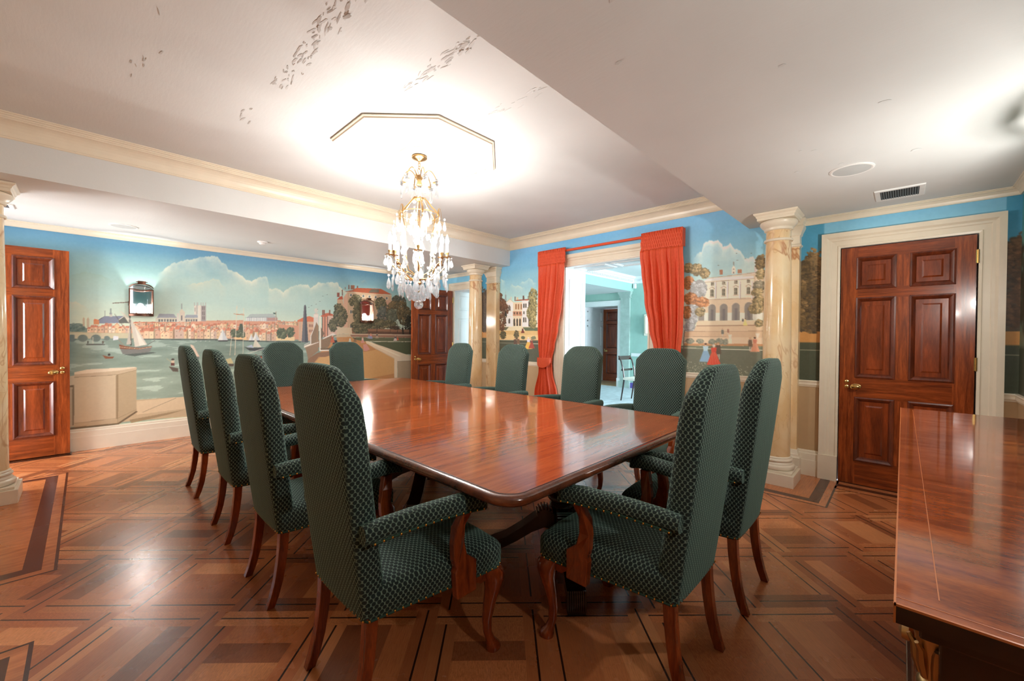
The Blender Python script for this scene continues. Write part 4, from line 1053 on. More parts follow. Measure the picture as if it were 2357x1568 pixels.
# ================================================================ PAINTED MURALS (wall coordinates in metres)
MURAL = {
'left': [
('g',[(2.4,(84,140,178)),(2.28,(96,152,182)),(2.12,(132,178,190)),(1.95,(160,196,192)),(1.75,(176,206,198)),(1.45,(202,216,196)),(.2,(200,206,180))]),
('n',(150,186,176),(1.75,2.3),.35,3),
('c',(228,228,208),(176,204,198),.18,[.61,2.008,.765,2.165,.916,2.224,1.107,2.298,1.206,2.305,1.257,2.245,1.308,2.204,1.331,2.145,1.413,2.134,1.533,2.042,1.607,2.021,1.695,2.095,1.791,2.098,1.817,1.94,1.917,1.949,1.998,1.911,2.137,2.014,2.266,2.041,2.34,2.048,2.37,1.989,2.491,2.095,2.553,2.085,2.616,2.107,2.793,2.125,2.81,2.06,2.877,2.017,3.154,1.853,4.138,1.805]),
('c',(214,212,188),(188,204,190),.06,[.865,1.882,.968,1.93,1.107,1.971,1.162,2.017,1.229,1.996,1.251,1.944,1.32,1.896]),
('c',(226,214,188),(206,212,186),.05,[-.176,1.626,-.109,1.639,-.057,1.625,-.01,1.594,.043,1.554]),
('c',(150,182,170),(168,196,184),.05,[-.175,1.899,-.073,1.927,.021,1.962,.105,1.948,.191,1.913,.241,1.866]),
('c',(200,200,178),(130,160,170),.02,[3.139,2.162,3.172,2.189,3.238,2.204,3.298,2.174]),
('p',(112,132,126),[-.144,1.229,1.501,1.216,1.501,.751,-.145,.853]),
('p',(112,132,126),[-.298,1.232,1.501,1.215,2.412,1.16,2.414,.295,-.302,.268]),
('wv',(118,140,132),(150,170,154),(-.9,2.9),(.25,1.345),5),
('t',((70,96,92),(104,128,122),(134,152,140)),-.058,1.35,.064,.041,260,.012,3),
('p',(188,176,150),[-.01,1.442,.003,1.443,.003,1.364,-.01,1.364]),
('p',(188,176,150),[.021,1.44,.038,1.44,.038,1.356,.021,1.356]),
('p',(190,170,140),[-.012,1.441,-.003,1.466,.006,1.441]),
('p',(190,170,140),[.019,1.438,.03,1.466,.04,1.439]),
('p',(126,134,152),[.109,1.436,.156,1.481,.321,1.491,.357,1.421,.279,1.409,.19,1.403,.109,1.397]),
('p',(96,100,96),[.272,1.441,.321,1.49,.358,1.421,.358,1.408,.279,1.406]),
('l',(214,210,190),.006,[.272,1.439,.321,1.49,.358,1.419]),
('l',(60,60,70),.004,[.113,1.438,.156,1.479]),
('p',(190,188,176),[.199,1.509,.22,1.51,.22,1.477,.199,1.476]),
('l',(90,100,100),.005,[.209,1.572,.209,1.51]),
('l',(90,100,100),.004,[.16,1.543,.16,1.481]),
('e',(140,150,150),.209,1.514,.011,.012),
('p',(206,140,96),[.074,1.435,.115,1.436,.115,1.388,.074,1.387]),
('p',(214,120,76),[.07,1.433,.081,1.449,.119,1.435]),
('p',(196,190,160),[-.118,1.299,.478,1.292,.478,1.232,-.118,1.229]),
('e',(108,126,122),-.093,1.234,.036,.039),
('e',(108,126,122),-.011,1.234,.037,.039),
('e',(108,126,122),.09,1.234,.038,.04),
('e',(108,126,122),.177,1.234,.025,.026),
('p',(198,190,164),[-.074,1.303,-.056,1.304,-.056,1.229,-.074,1.229]),
('p',(198,190,164),[.031,1.305,.051,1.305,.05,1.229,.031,1.229]),
('p',(198,190,164),[.136,1.306,.156,1.306,.155,1.229,.136,1.229]),
('p',(176,168,138),[-.118,1.303,.478,1.295,.478,1.288,-.118,1.294]),
('p',(202,150,120),[.397,1.423,1.501,1.481,1.501,1.238,.396,1.236]),
('p',(206,160,130),[.024,1.343,.397,1.373,.397,1.293,.024,1.296]),
('h',.018,1.296,.383,1.295,.094,.127,9,2),
('h',.397,1.373,1.504,1.407,.055,.074,20,5),
('h',.397,1.291,1.504,1.312,.109,.127,16,7),
('h',.403,1.229,1.504,1.227,.118,.244,17,9),
('p',(150,156,164),[.593,1.452,.629,1.528,.764,1.534,.794,1.487,.793,1.439,.593,1.433]),
('p',(200,198,180),[.593,1.48,.794,1.487,.793,1.434,.593,1.428]),
('p',(150,158,168),[.866,1.485,.885,1.528,.994,1.532,1.03,1.486,1.03,1.446,.866,1.441]),
('p',(200,196,178),[.873,1.49,1.03,1.496,1.03,1.441,.873,1.437]),
('p',(96,100,104),[.621,1.464,.636,1.464,.636,1.434,.621,1.434]),
('p',(96,100,104),[.647,1.465,.662,1.465,.662,1.435,.647,1.435]),
('p',(96,100,104),[.673,1.466,.688,1.466,.688,1.436,.673,1.435]),
('p',(96,100,104),[.699,1.467,.714,1.467,.714,1.437,.699,1.436]),
('p',(96,100,104),[.726,1.468,.741,1.468,.741,1.437,.726,1.437]),
('p',(96,100,104),[.752,1.468,.767,1.469,.767,1.438,.752,1.438]),
('p',(96,100,104),[.779,1.469,.794,1.47,.794,1.439,.779,1.439]),
('p',(96,100,104),[.882,1.473,.896,1.473,.896,1.444,.882,1.444]),
('p',(96,100,104),[.906,1.474,.92,1.474,.92,1.445,.906,1.444]),
('p',(96,100,104),[.931,1.475,.945,1.475,.945,1.446,.931,1.445]),
('p',(96,100,104),[.956,1.475,.97,1.476,.97,1.446,.956,1.446]),
('p',(96,100,104),[.982,1.476,.996,1.477,.996,1.447,.982,1.447]),
('p',(96,100,104),[1.007,1.477,1.021,1.478,1.021,1.448,1.007,1.447]),
('p',(204,194,178),[.824,1.566,.873,1.568,.873,1.437,.824,1.435]),
('l',(120,124,128),.006,[.841,1.663,.841,1.566]),
('p',(96,96,104),[.834,1.518,.848,1.518,.848,1.455,.834,1.455]),
('p',(206,200,180),[.816,1.56,.841,1.6,.873,1.563]),
('p',(206,202,192),[.794,1.545,.816,1.546,.816,1.435,.793,1.434]),
('p',(212,208,196),[.966,1.651,1.001,1.653,1.001,1.534,.966,1.533]),
('p',(176,170,164),[.987,1.653,1.001,1.653,1.001,1.534,.986,1.534]),
('p',(214,210,198),[1.004,1.654,1.042,1.656,1.042,1.446,1.004,1.445]),
('p',(154,146,144),[1.036,1.65,1.087,1.653,1.087,1.453,1.036,1.451]),
('l',(170,166,160),.005,[.968,1.686,.968,1.646]),
('l',(170,166,160),.005,[.996,1.688,.996,1.648]),
('l',(170,166,160),.005,[1.007,1.688,1.007,1.649]),
('l',(170,166,160),.005,[1.036,1.69,1.036,1.65]),
('l',(170,166,160),.005,[1.059,1.692,1.058,1.652]),
('l',(170,166,160),.005,[1.084,1.693,1.084,1.653]),
('p',(110,104,104),[1.049,1.641,1.058,1.642,1.058,1.598,1.049,1.597]),
('p',(110,104,104),[1.067,1.642,1.075,1.643,1.075,1.599,1.067,1.598]),
('p',(110,104,104),[1.049,1.576,1.058,1.577,1.058,1.533,1.049,1.532]),
('p',(110,104,104),[1.067,1.577,1.075,1.578,1.075,1.534,1.066,1.533]),
('p',(110,104,104),[1.049,1.517,1.058,1.517,1.058,1.473,1.049,1.473]),
('p',(110,104,104),[1.066,1.517,1.075,1.518,1.075,1.473,1.066,1.473]),
('p',(130,130,130),[.972,1.622,.979,1.622,.979,1.573,.972,1.573]),
('p',(168,182,180),[1.539,1.515,1.583,1.567,1.862,1.584,1.922,1.53]),
('p',(212,216,212),[1.535,1.517,1.786,1.526,1.786,1.473,1.535,1.465]),
('p',(176,140,134),[1.786,1.525,1.922,1.53,1.923,1.482,1.786,1.478]),
('l',(130,140,150),.003,[1.527,1.515,1.922,1.541]),
('l',(140,150,160),.003,[1.551,1.525,1.551,1.466]),
('l',(140,150,160),.003,[1.573,1.526,1.573,1.466]),
('l',(140,150,160),.003,[1.595,1.527,1.595,1.467]),
('l',(140,150,160),.003,[1.618,1.528,1.618,1.468]),
('l',(140,150,160),.003,[1.64,1.528,1.64,1.468]),
('l',(140,150,160),.003,[1.663,1.529,1.663,1.469]),
('l',(140,150,160),.003,[1.686,1.53,1.686,1.47]),
('l',(140,150,160),.003,[1.709,1.531,1.709,1.471]),
('l',(140,150,160),.003,[1.732,1.532,1.732,1.471]),
('l',(140,150,160),.003,[1.755,1.533,1.755,1.472]),
('l',(140,150,160),.003,[1.778,1.534,1.778,1.473]),
('l',(140,150,160),.003,[1.801,1.535,1.802,1.473]),
('p',(70,100,96),[1.867,1.603,1.905,1.598,1.905,1.575,1.871,1.58]),
('l',(120,110,100),.003,[1.905,1.615,1.905,1.491]),
('p',(206,152,126),[.934,1.447,1.435,1.467,1.923,1.477,2.228,1.481,2.228,1.213,.934,1.241]),
('h',.934,1.342,1.923,1.367,.088,.1,18,29),
('h',1.14,1.285,1.923,1.291,.095,.105,13,31),
('h',.934,1.226,1.299,1.226,.16,.168,8,21),
('h',1.299,1.242,1.923,1.195,.133,.172,9,23),
('h',1.527,1.206,1.888,1.195,.173,.143,5,25),
('h',1.914,1.434,2.191,1.421,.057,.079,8,27),
('p',(228,190,140),[1.397,1.255,1.535,1.256,1.535,1.21,1.397,1.21]),
('p',(232,206,160),[1.905,1.257,2.154,1.258,2.154,1.199,1.905,1.2]),
('p',(72,84,72),[1.427,1.251,1.461,1.431,1.489,1.432,1.524,1.251]),
('t',((48,62,54),(88,100,80),(140,146,116)),1.389,1.304,.03,.054,150,.01,30),
('t',((48,62,54),(88,100,80),(140,146,116)),1.458,1.296,.062,.05,150,.01,31),
('t',((48,62,54),(88,100,80),(140,146,116)),1.957,1.31,.039,.072,150,.01,32),
('t',((48,62,54),(88,100,80),(140,146,116)),2.001,1.301,.049,.077,150,.01,33),
('t',((48,62,54),(88,100,80),(140,146,116)),2.099,1.321,.055,.078,150,.01,34),
('p',(206,172,144),[2.209,1.501,2.423,1.507,2.423,1.193,2.209,1.194]),
('p',(206,118,84),[2.19,1.5,2.265,1.542,2.36,1.571,2.423,1.548,2.423,1.487,2.191,1.48]),
('p',(140,96,84),[2.355,1.445,2.367,1.445,2.367,1.405,2.355,1.405]),
('p',(140,96,84),[2.376,1.445,2.388,1.446,2.388,1.405,2.376,1.405]),
('p',(140,96,84),[2.398,1.446,2.409,1.446,2.409,1.406,2.398,1.405]),
('p',(140,96,84),[2.355,1.364,2.367,1.365,2.367,1.324,2.355,1.324]),
('p',(140,96,84),[2.377,1.365,2.388,1.365,2.388,1.324,2.377,1.324]),
('p',(140,96,84),[2.398,1.365,2.409,1.365,2.41,1.325,2.398,1.324]),
('p',(76,80,88),[2.25,1.174,2.283,1.718,2.299,1.741,2.312,1.719,2.345,1.173]),
('p',(104,106,112),[2.25,1.174,2.283,1.718,2.297,1.739,2.296,1.173]),
('l',(150,160,160),.003,[2.228,1.184,2.228,1.501]),
('l',(58,66,64),.01,[.934,1.22,1.14,1.215,1.359,1.208,1.671,1.191,2.237,1.179]),
('l',(58,66,64),.008,[.396,1.225,.838,1.217,1.501,1.211]),
('p',(210,210,206),[.974,1.195,.995,1.194,.989,1.203]),
('p',(210,210,206),[1.022,1.194,1.043,1.194,1.037,1.203]),
('p',(210,210,206),[1.07,1.194,1.091,1.194,1.086,1.203]),
('p',(210,210,206),[1.112,1.194,1.133,1.194,1.128,1.202]),
('p',(200,204,206),[1.266,1.352,1.327,1.206,1.266,1.206]),
('p',(226,226,222),[1.266,1.352,1.212,1.205,1.266,1.206]),
('p',(50,54,58),[1.212,1.207,1.333,1.206,1.316,1.19,1.223,1.191]),
('p',(200,204,206),[1.595,1.293,1.63,1.205,1.595,1.205]),
('p',(226,226,222),[1.595,1.293,1.563,1.204,1.595,1.205]),
('p',(50,54,58),[1.563,1.205,1.633,1.205,1.623,1.189,1.569,1.189]),
('p',(200,204,206),[1.651,1.321,1.7,1.205,1.651,1.205]),
('p',(226,226,222),[1.651,1.321,1.607,1.203,1.651,1.205]),
('p',(50,54,58),[1.607,1.205,1.705,1.205,1.691,1.188,1.615,1.189]),
('p',(58,62,66),[1.508,1.119,1.559,1.1,1.753,1.102,1.795,1.125,1.749,1.074,1.679,1.056,1.575,1.063]),
('p',(206,202,184),[1.615,1.109,1.643,1.242,1.687,1.112]),
('p',(176,186,204),[1.535,1.119,1.603,1.146,1.623,1.099]),
('p',(214,206,190),[1.651,1.214,1.671,1.108,1.72,1.112]),
('l',(214,204,180),.007,[1.427,1.673,1.404,1.009]),
('l',(214,204,180),.006,[1.506,1.641,1.497,1.015]),
('l',(214,204,180),.006,[1.369,1.268,1.346,1.006]),
('l',(214,204,180),.004,[1.901,1.615,1.891,1.185]),
('l',(190,120,80),.006,[1.393,1.564,1.435,1.555,1.512,1.551]),
('l',(186,130,96),.005,[1.419,1.56,1.504,1.564]),
('p',(206,196,150),[1.27,.898,1.284,.95,1.359,.97,1.389,.893]),
('p',(90,80,74),[1.262,.894,1.396,.892,1.389,.857,1.277,.862]),
('p',(170,84,56),[1.639,1.011,1.679,.987,1.77,.989,1.774,.951,1.671,.95]),
('p',(60,50,48),[1.643,1.013,1.683,.991,1.77,.993,1.77,.983,1.679,.973]),
('l',(206,206,194),.008,[1.481,.997,1.679,1.066,1.762,1.092]),
('p',(214,188,170),[.935,1.148,.974,1.106,1.022,.994,.974,.987]),
('p',(216,196,176),[.925,1.158,.962,1.138,1.006,.989,.962,1.0]),
('p',(110,112,110),[.946,1.0,1.018,.998,1.01,.959,.962,.96]),
('l',(60,56,52),.012,[.361,1.661,.376,1.155]),
('l',(90,66,50),.008,[.358,1.652,.305,1.644,.228,1.633]),
('p',(206,200,186),[.369,1.472,.39,1.427,.519,1.158,.41,1.131,.385,1.336]),
('p',(186,180,168),[.369,1.463,.376,1.164,.337,1.16,.357,1.29]),
('p',(226,220,206),[.41,1.373,.464,1.236,.505,1.153,.45,1.145]),
('p',(210,206,190),[.279,1.557,.364,1.471,.361,1.426]),
('p',(120,122,118),[.281,1.12,.564,1.139,.546,1.078,.505,1.051,.383,1.044,.307,1.049]),
('p',(128,78,54),[.275,1.165,.317,1.146,.45,1.117,.559,1.141,.554,1.123,.45,1.102,.284,1.111]),
('l',(206,196,170),.005,[.278,1.133,.45,1.108,.557,1.129]),
('p',(216,220,224),[.23,1.263,.272,1.254,.272,1.218,.227,1.209]),
('l',(150,130,110),.006,[.272,1.218,.317,1.146]),
('l',(100,96,90),.005,[.519,1.153,.589,1.208]),
('l',(90,80,74),.004,[.24,1.511,.33,1.335]),
('p',(84,96,92),[.307,1.043,.56,1.069,.603,1.058,.409,1.022]),
('p',(136,84,58),[.14,1.044,.189,1.024,.234,1.023,.226,1.004,.163,1.004]),
('e',(50,46,44),.195,1.046,.01,.014),
('p',(74,76,72),[.007,1.171,.164,1.168,.158,1.157,.018,1.159]),
('l',(206,206,190),.005,[.067,1.245,.067,1.175]),
('e',(60,60,56),.028,1.189,.005,.017),
('e',(90,70,60),.145,1.188,.006,.016),
('p',(90,80,70),[.715,.888,.808,.86,.808,.816,.755,.824]),
('p',(206,186,160),[.74,.959,.769,.958,.769,.919,.74,.921]),
('p',(96,50,44),[.737,.93,.77,.929,.77,.895,.737,.897]),
('e',(60,50,44),.754,.973,.016,.01),
('l',(190,170,130),.004,[.698,.984,.742,.94]),
('p',(196,176,142),[-.123,.281,.916,.246,.916,.499,.422,.51,.422,.393]),
('p',(214,194,160),[.422,.334,.916,.352,.916,.503,.419,.491]),
('p',(160,140,108),[.361,.283,.866,.337,.705,.295,.376,.242]),
('l',(140,122,96),.004,[.477,.356,.785,.492]),
('p',(206,190,160),[-.121,.821,-.068,.83,-.069,.727,-.122,.72]),
('p',(190,172,142),[-.122,.724,-.069,.731,-.07,.272,-.123,.27]),
('p',(120,104,80),[-.122,.72,-.08,.724,-.081,.285,-.091,.287,-.09,.703,-.122,.702]),
('p',(204,188,158),[-.075,.854,.262,.863,.261,.259,-.077,.255]),
('p',(182,164,132),[.262,.863,.423,.879,.422,.383,.261,.256]),
('p',(226,212,186),[-.077,.864,.026,.889,.409,.897,.426,.887,.262,.857,-.075,.836]),
('p',(198,180,150),[-.077,.84,.262,.861,.426,.887,.423,.859,.262,.815,-.077,.807]),
('l',(140,120,92),.004,[-.075,.807,.262,.815,.423,.859]),
('p',(150,130,100),[.251,.815,.268,.814,.266,.259,.25,.257]),
('l',(150,132,104),.004,[-.076,.31,.261,.313,.422,.396]),
('p',(190,172,140),[-.076,.306,.261,.309,.261,.256,-.077,.255]),
('p',(112,96,74),[-.123,.266,.261,.259,.422,.381,.433,.367,.266,.239,-.123,.245]),
('p',(196,190,184),[2.286,1.125,2.362,1.161,2.362,1.176,2.286,1.14]),
('h',2.546,1.271,2.686,1.302,.357,.317,2,41),
('p',(206,150,126),[2.546,1.583,2.67,1.588,2.671,1.257,2.546,1.256]),
('p',(190,100,72),[2.528,1.579,2.596,1.623,2.663,1.633,2.745,1.599,2.745,1.576,2.528,1.568]),
('p',(130,84,70),[2.549,1.673,2.568,1.674,2.568,1.599,2.549,1.598]),
('p',(130,84,70),[2.571,1.674,2.59,1.675,2.59,1.6,2.571,1.599]),
('p',(130,84,70),[2.655,1.678,2.675,1.679,2.675,1.604,2.655,1.603]),
('p',(210,180,164),[2.633,1.587,2.806,1.594,2.807,1.288,2.634,1.287]),
('p',(74,60,54),[2.546,1.568,2.556,1.569,2.556,1.256,2.546,1.249]),
('p',(74,60,54),[2.586,1.57,2.596,1.57,2.597,1.256,2.586,1.249]),
('p',(74,60,54),[2.626,1.572,2.636,1.572,2.637,1.257,2.627,1.249]),
('p',(196,166,136),[2.783,1.852,2.867,1.866,2.891,1.736,2.892,1.412,2.784,1.41]),
('p',(176,84,58),[2.783,1.852,2.829,1.901,2.867,1.912,2.875,1.859]),
('p',(140,80,66),[2.778,1.959,2.821,1.962,2.821,1.893,2.778,1.89]),
('p',(206,170,146),[2.883,1.89,2.949,1.984,2.959,1.405,2.884,1.404]),
('p',(190,164,136),[2.949,1.988,3.273,1.999,3.736,1.994,3.748,1.412,2.951,1.398]),
('p',(176,92,62),[2.973,1.996,3.106,2.064,3.534,2.086,3.745,2.003,3.359,1.993]),
('p',(110,104,90),[3.307,2.001,3.358,2.066,3.498,2.074,3.499,2.017]),
('p',(160,100,80),[2.89,1.979,3.025,2.022,3.098,2.063,3.025,1.994,2.949,1.984]),
('p',(130,84,70),[2.961,2.098,2.981,2.1,2.981,2.03,2.961,2.028]),
('p',(140,96,76),[3.001,2.098,3.069,2.104,3.069,2.037,3.001,2.031]),
('p',(120,80,66),[2.855,2.011,2.871,2.012,2.871,1.92,2.856,1.919]),
('p',(120,78,64),[2.906,2.058,2.915,2.059,2.915,2.024,2.906,2.023]),
('p',(120,80,66),[3.106,2.097,3.126,2.099,3.127,2.066,3.106,2.064]),
('l',(214,196,170),.006,[2.949,1.984,3.273,1.991,3.736,1.986]),
('p',(214,202,182),[2.981,1.959,3.029,1.963,3.029,1.913,2.981,1.91]),
('p',(104,110,112),[2.989,1.954,3.021,1.956,3.021,1.92,2.989,1.918]),
('p',(214,202,182),[3.193,1.96,3.243,1.964,3.244,1.913,3.193,1.909]),
('p',(104,110,112),[3.202,1.955,3.235,1.957,3.235,1.92,3.202,1.918]),
('p',(214,202,182),[3.3,1.959,3.352,1.963,3.352,1.911,3.301,1.907]),
('p',(104,110,112),[3.309,1.953,3.343,1.956,3.343,1.919,3.309,1.916]),
('p',(214,202,182),[3.411,1.959,3.463,1.963,3.464,1.911,3.411,1.907]),
('p',(104,110,112),[3.42,1.953,3.455,1.956,3.455,1.918,3.42,1.916]),
('p',(214,202,182),[3.521,1.957,3.575,1.961,3.575,1.908,3.521,1.904]),
('p',(104,110,112),[3.53,1.951,3.566,1.954,3.566,1.916,3.53,1.913]),
('p',(214,202,182),[3.618,1.955,3.673,1.959,3.673,1.905,3.618,1.902]),
('p',(104,110,112),[3.627,1.949,3.663,1.952,3.664,1.913,3.627,1.911]),
('p',(206,190,168),[2.985,1.882,3.026,1.885,3.027,1.822,2.985,1.819]),
('p',(96,102,102),[2.992,1.876,3.019,1.878,3.019,1.828,2.992,1.826]),
('p',(206,190,168),[2.985,1.695,3.027,1.697,3.027,1.634,2.985,1.632]),
('p',(96,102,102),[2.992,1.689,3.02,1.69,3.02,1.64,2.993,1.639]),
('p',(206,190,168),[2.986,1.465,3.028,1.466,3.028,1.403,2.986,1.402]),
('p',(96,102,102),[2.993,1.458,3.02,1.459,3.021,1.409,2.993,1.408]),
('p',(206,190,168),[3.11,1.827,3.153,1.83,3.153,1.767,3.11,1.764]),
('p',(96,102,102),[3.118,1.822,3.146,1.823,3.146,1.773,3.118,1.771]),
('p',(206,190,168),[3.111,1.646,3.154,1.648,3.154,1.584,3.111,1.582]),
('p',(96,102,102),[3.118,1.64,3.146,1.641,3.146,1.59,3.118,1.589]),
('p',(214,184,140),[3.05,1.792,3.091,1.795,3.1,1.4,3.051,1.399]),
('p',(196,160,136),[3.535,1.888,3.745,1.902,3.748,1.412,3.537,1.408]),
('t',((40,46,38),(74,78,60),(116,112,86),(150,140,108)),2.837,1.58,.117,.177,420,.012,60),
('t',((40,46,38),(74,78,60),(116,112,86),(150,140,108)),2.806,1.716,.07,.076,160,.012,61),
('t',((40,46,38),(74,78,60),(116,112,86),(150,140,108)),2.716,1.439,.068,.114,200,.012,62),
('t',((40,46,38),(74,78,60),(116,112,86),(150,140,108)),3.099,1.858,.091,.103,220,.012,63),
('t',((40,46,38),(74,78,60),(116,112,86),(150,140,108)),3.149,1.655,.117,.206,420,.012,64),
('t',((40,46,38),(74,78,60),(116,112,86),(150,140,108)),3.216,1.45,.223,.088,420,.012,65),
('t',((40,46,38),(74,78,60),(116,112,86),(150,140,108)),3.01,1.821,.04,.063,90,.012,66),
('t',((40,46,38),(74,78,60),(116,112,86),(150,140,108)),3.535,1.822,.109,.124,300,.012,67),
('t',((46,56,54),(90,100,96),(130,138,124)),3.572,1.625,.11,.174,360,.012,68),
('t',((40,46,38),(74,78,60),(116,112,86),(150,140,108)),3.501,1.474,.154,.099,300,.012,69),
('t',((44,48,46),(84,86,76),(116,112,92)),3.887,1.912,.146,.094,260,.012,70),
('t',((46,48,38),(84,80,60),(130,112,80),(160,136,98)),3.86,1.739,.235,.171,700,.012,71),
('t',((46,48,38),(84,80,60),(130,112,80),(160,136,98)),4.006,1.642,.15,.191,480,.012,72),
('t',((52,60,54),(96,104,90),(140,144,118)),3.747,1.615,.113,.152,330,.012,73),
('t',((30,32,30),(60,62,52)),4.086,1.471,.091,.175,200,.012,74),
('t',((40,46,38),(74,78,60),(116,112,86),(150,140,108)),3.701,1.479,.151,.076,240,.012,75),
('p',(206,190,162),[2.784,1.41,3.027,1.407,3.06,1.313,2.777,1.301]),
('p',(140,104,82),[3.019,1.399,4.137,1.393,4.137,1.288,3.027,1.309]),
('p',(94,70,58),[3.109,1.353,4.137,1.349,4.137,1.288,3.068,1.309]),
('t',((40,46,38),(74,78,60),(116,112,86),(150,140,108)),3.166,1.362,.135,.048,200,.012,88),
('t',((50,44,38),(84,70,56)),3.814,1.422,.115,.034,90,.01,89),
('l',(44,40,36),.008,[3.465,1.522,3.462,1.333]),
('l',(44,40,36),.008,[3.719,1.53,3.715,1.336]),
('l',(44,40,36),.008,[3.861,1.534,3.857,1.337]),
('l',(44,40,36),.008,[3.967,1.537,3.963,1.338]),
('p',(52,46,42),[3.938,1.424,3.977,1.425,4.013,1.157,3.979,1.157]),
('p',(44,40,38),[4.096,1.436,4.126,1.437,4.138,1.191,4.108,1.191]),
('p',(198,180,150),[2.777,1.3,2.995,1.306,3.015,1.255,2.761,1.25]),
('p',(150,116,98),[2.995,1.294,4.142,1.289,4.143,1.241,3.015,1.257]),
('p',(206,190,164),[2.979,1.31,4.142,1.302,4.142,1.287,2.979,1.296]),
('p',(96,104,80),[3.028,1.251,4.143,1.241,4.143,1.17,3.028,1.184]),
('p',(86,96,72),[3.362,1.175,4.148,1.166,4.149,.941,3.864,.949]),
('l',(216,206,180),.006,[3.259,1.186,3.629,1.181,4.148,1.175]),
('p',(190,140,92),[2.746,1.25,3.015,1.257,3.076,1.212,3.259,1.182,3.45,1.047,3.807,.87,3.809,.512,3.313,.555,2.342,.806,2.342,.908,2.496,1.006,2.642,1.1]),
('p',(206,164,110),[2.391,.818,2.54,.96,2.717,1.008,3.277,1.01,3.45,1.039,3.807,.87,3.808,.614,3.313,.555,2.949,.667]),
('p',(142,108,82),[2.342,.922,2.482,1.013,2.717,1.03,2.717,.977,2.598,.943,2.497,.946,2.391,.814,2.328,.821]),
('p',(226,210,182),[3.259,1.186,3.31,1.182,4.15,.906,4.15,.893,3.816,.899,3.797,.879,3.276,1.147]),
('p',(206,186,154),[3.268,1.155,3.797,.887,3.797,.87,3.432,1.055]),
('p',(240,226,202),[3.276,1.179,3.314,1.175,3.931,.917,3.873,.915]),
('p',(228,212,186),[3.797,.904,4.15,.903,4.15,.831,3.855,.827,3.856,.508,3.804,.512]),
('p',(176,158,130),[3.859,.821,4.15,.822,4.152,.487,3.861,.508]),
('l',(140,120,96),.006,[3.859,.823,4.15,.822]),
('l',(222,208,180),.012,[3.802,.87,3.804,.512]),
('p',(150,126,104),[2.287,1.096,2.362,1.146,2.496,1.197,2.686,1.272,2.731,1.28,2.731,1.242,2.532,1.092]),
('p',(150,124,100),[2.3,1.097,2.482,1.169,2.496,1.043,2.383,.95,2.342,.915,2.328,.995]),
('p',(232,222,206),[2.287,1.119,2.376,1.155,2.482,1.189,2.489,1.167,2.3,1.096,2.287,1.09]),
('p',(216,208,200),[2.424,1.593,2.492,1.611,2.496,1.167,2.369,1.139,2.376,1.278,2.422,1.38]),
('p',(140,116,94),[2.39,1.27,2.449,1.432,2.463,1.484,2.488,1.419,2.496,1.182,2.39,1.146]),
('p',(226,218,208),[2.422,1.549,2.495,1.559,2.495,1.603,2.424,1.6]),
('e',(206,206,196),2.459,1.661,.028,.034),
('p',(206,198,188),[2.428,1.601,2.459,1.631,2.495,1.603]),
('p',(150,122,96),[2.46,1.484,2.496,1.426,2.496,1.182,2.464,1.168]),
('p',(236,228,214),[2.508,1.574,2.528,1.583,2.532,1.092,2.509,1.092]),
('p',(236,228,214),[2.509,1.361,2.528,1.361,2.532,1.057,2.709,1.053,2.709,1.034,2.509,1.038]),
('p',(226,216,206),[2.561,1.234,2.716,1.317,2.761,1.295,2.709,1.272,2.583,1.219,2.568,1.221]),
('p',(120,100,84),[2.532,1.204,2.583,1.309,2.532,1.405]),
('p',(136,112,88),[2.536,1.205,2.701,1.281,2.701,1.265,2.657,1.107,2.536,1.06]),
('p',(120,98,76),[2.525,1.079,2.717,1.091,2.717,1.053,2.529,1.055]),
('p',(40,50,60),[2.733,1.211,2.775,1.211,2.801,1.14,2.708,1.14]),
('p',(120,150,150),[2.735,1.25,2.773,1.25,2.773,1.205,2.735,1.205]),
('e',(196,160,130),2.754,1.259,.013,.013),
('p',(190,100,70),[2.692,1.225,2.726,1.225,2.747,1.167,2.671,1.167]),
('p',(180,80,60),[2.693,1.257,2.724,1.257,2.724,1.22,2.693,1.22]),
('e',(196,160,130),2.709,1.265,.011,.011),
('p',(140,150,190),[3.338,1.277,3.368,1.277,3.387,1.228,3.319,1.228]),
('p',(206,140,120),[3.338,1.303,3.367,1.304,3.367,1.272,3.339,1.272]),
('e',(196,160,130),3.353,1.31,.01,.009),
('p',(150,160,180),[3.306,1.272,3.331,1.272,3.346,1.232,3.291,1.232]),
('p',(120,130,140),[3.307,1.293,3.33,1.294,3.33,1.268,3.307,1.268]),
('e',(196,160,130),3.318,1.299,.008,.007),
('p',(170,150,130),[3.452,1.281,3.48,1.281,3.498,1.236,3.435,1.236]),
('p',(80,90,90),[3.453,1.305,3.479,1.306,3.48,1.277,3.453,1.277]),
('e',(196,160,130),3.466,1.311,.009,.008),
('p',(206,196,190),[3.798,1.241,3.831,1.241,3.852,1.189,3.777,1.189]),
('p',(90,90,100),[3.799,1.269,3.83,1.269,3.83,1.236,3.799,1.236]),
('e',(196,160,130),3.814,1.275,.01,.009),
('p',(220,110,80),[3.851,1.235,3.873,1.235,3.886,1.202,3.838,1.202]),
('p',(200,90,70),[3.852,1.253,3.872,1.253,3.872,1.232,3.852,1.232]),
('e',(196,160,130),3.862,1.257,.007,.006),
('p',(190,200,190),[2.98,1.212,3.003,1.212,3.018,1.173,2.966,1.173]),
('p',(206,210,200),[2.981,1.233,3.002,1.233,3.002,1.208,2.981,1.208]),
('e',(196,160,130),2.991,1.238,.007,.007),
('p',(140,116,90),[3.063,1.22,3.089,1.22,3.106,1.176,3.047,1.176]),
('p',(90,70,56),[3.064,1.243,3.088,1.243,3.089,1.216,3.064,1.216]),
('e',(196,160,130),3.076,1.249,.008,.008),
('p',(206,150,140),[3.192,1.208,3.225,1.208,3.245,1.155,3.173,1.156]),
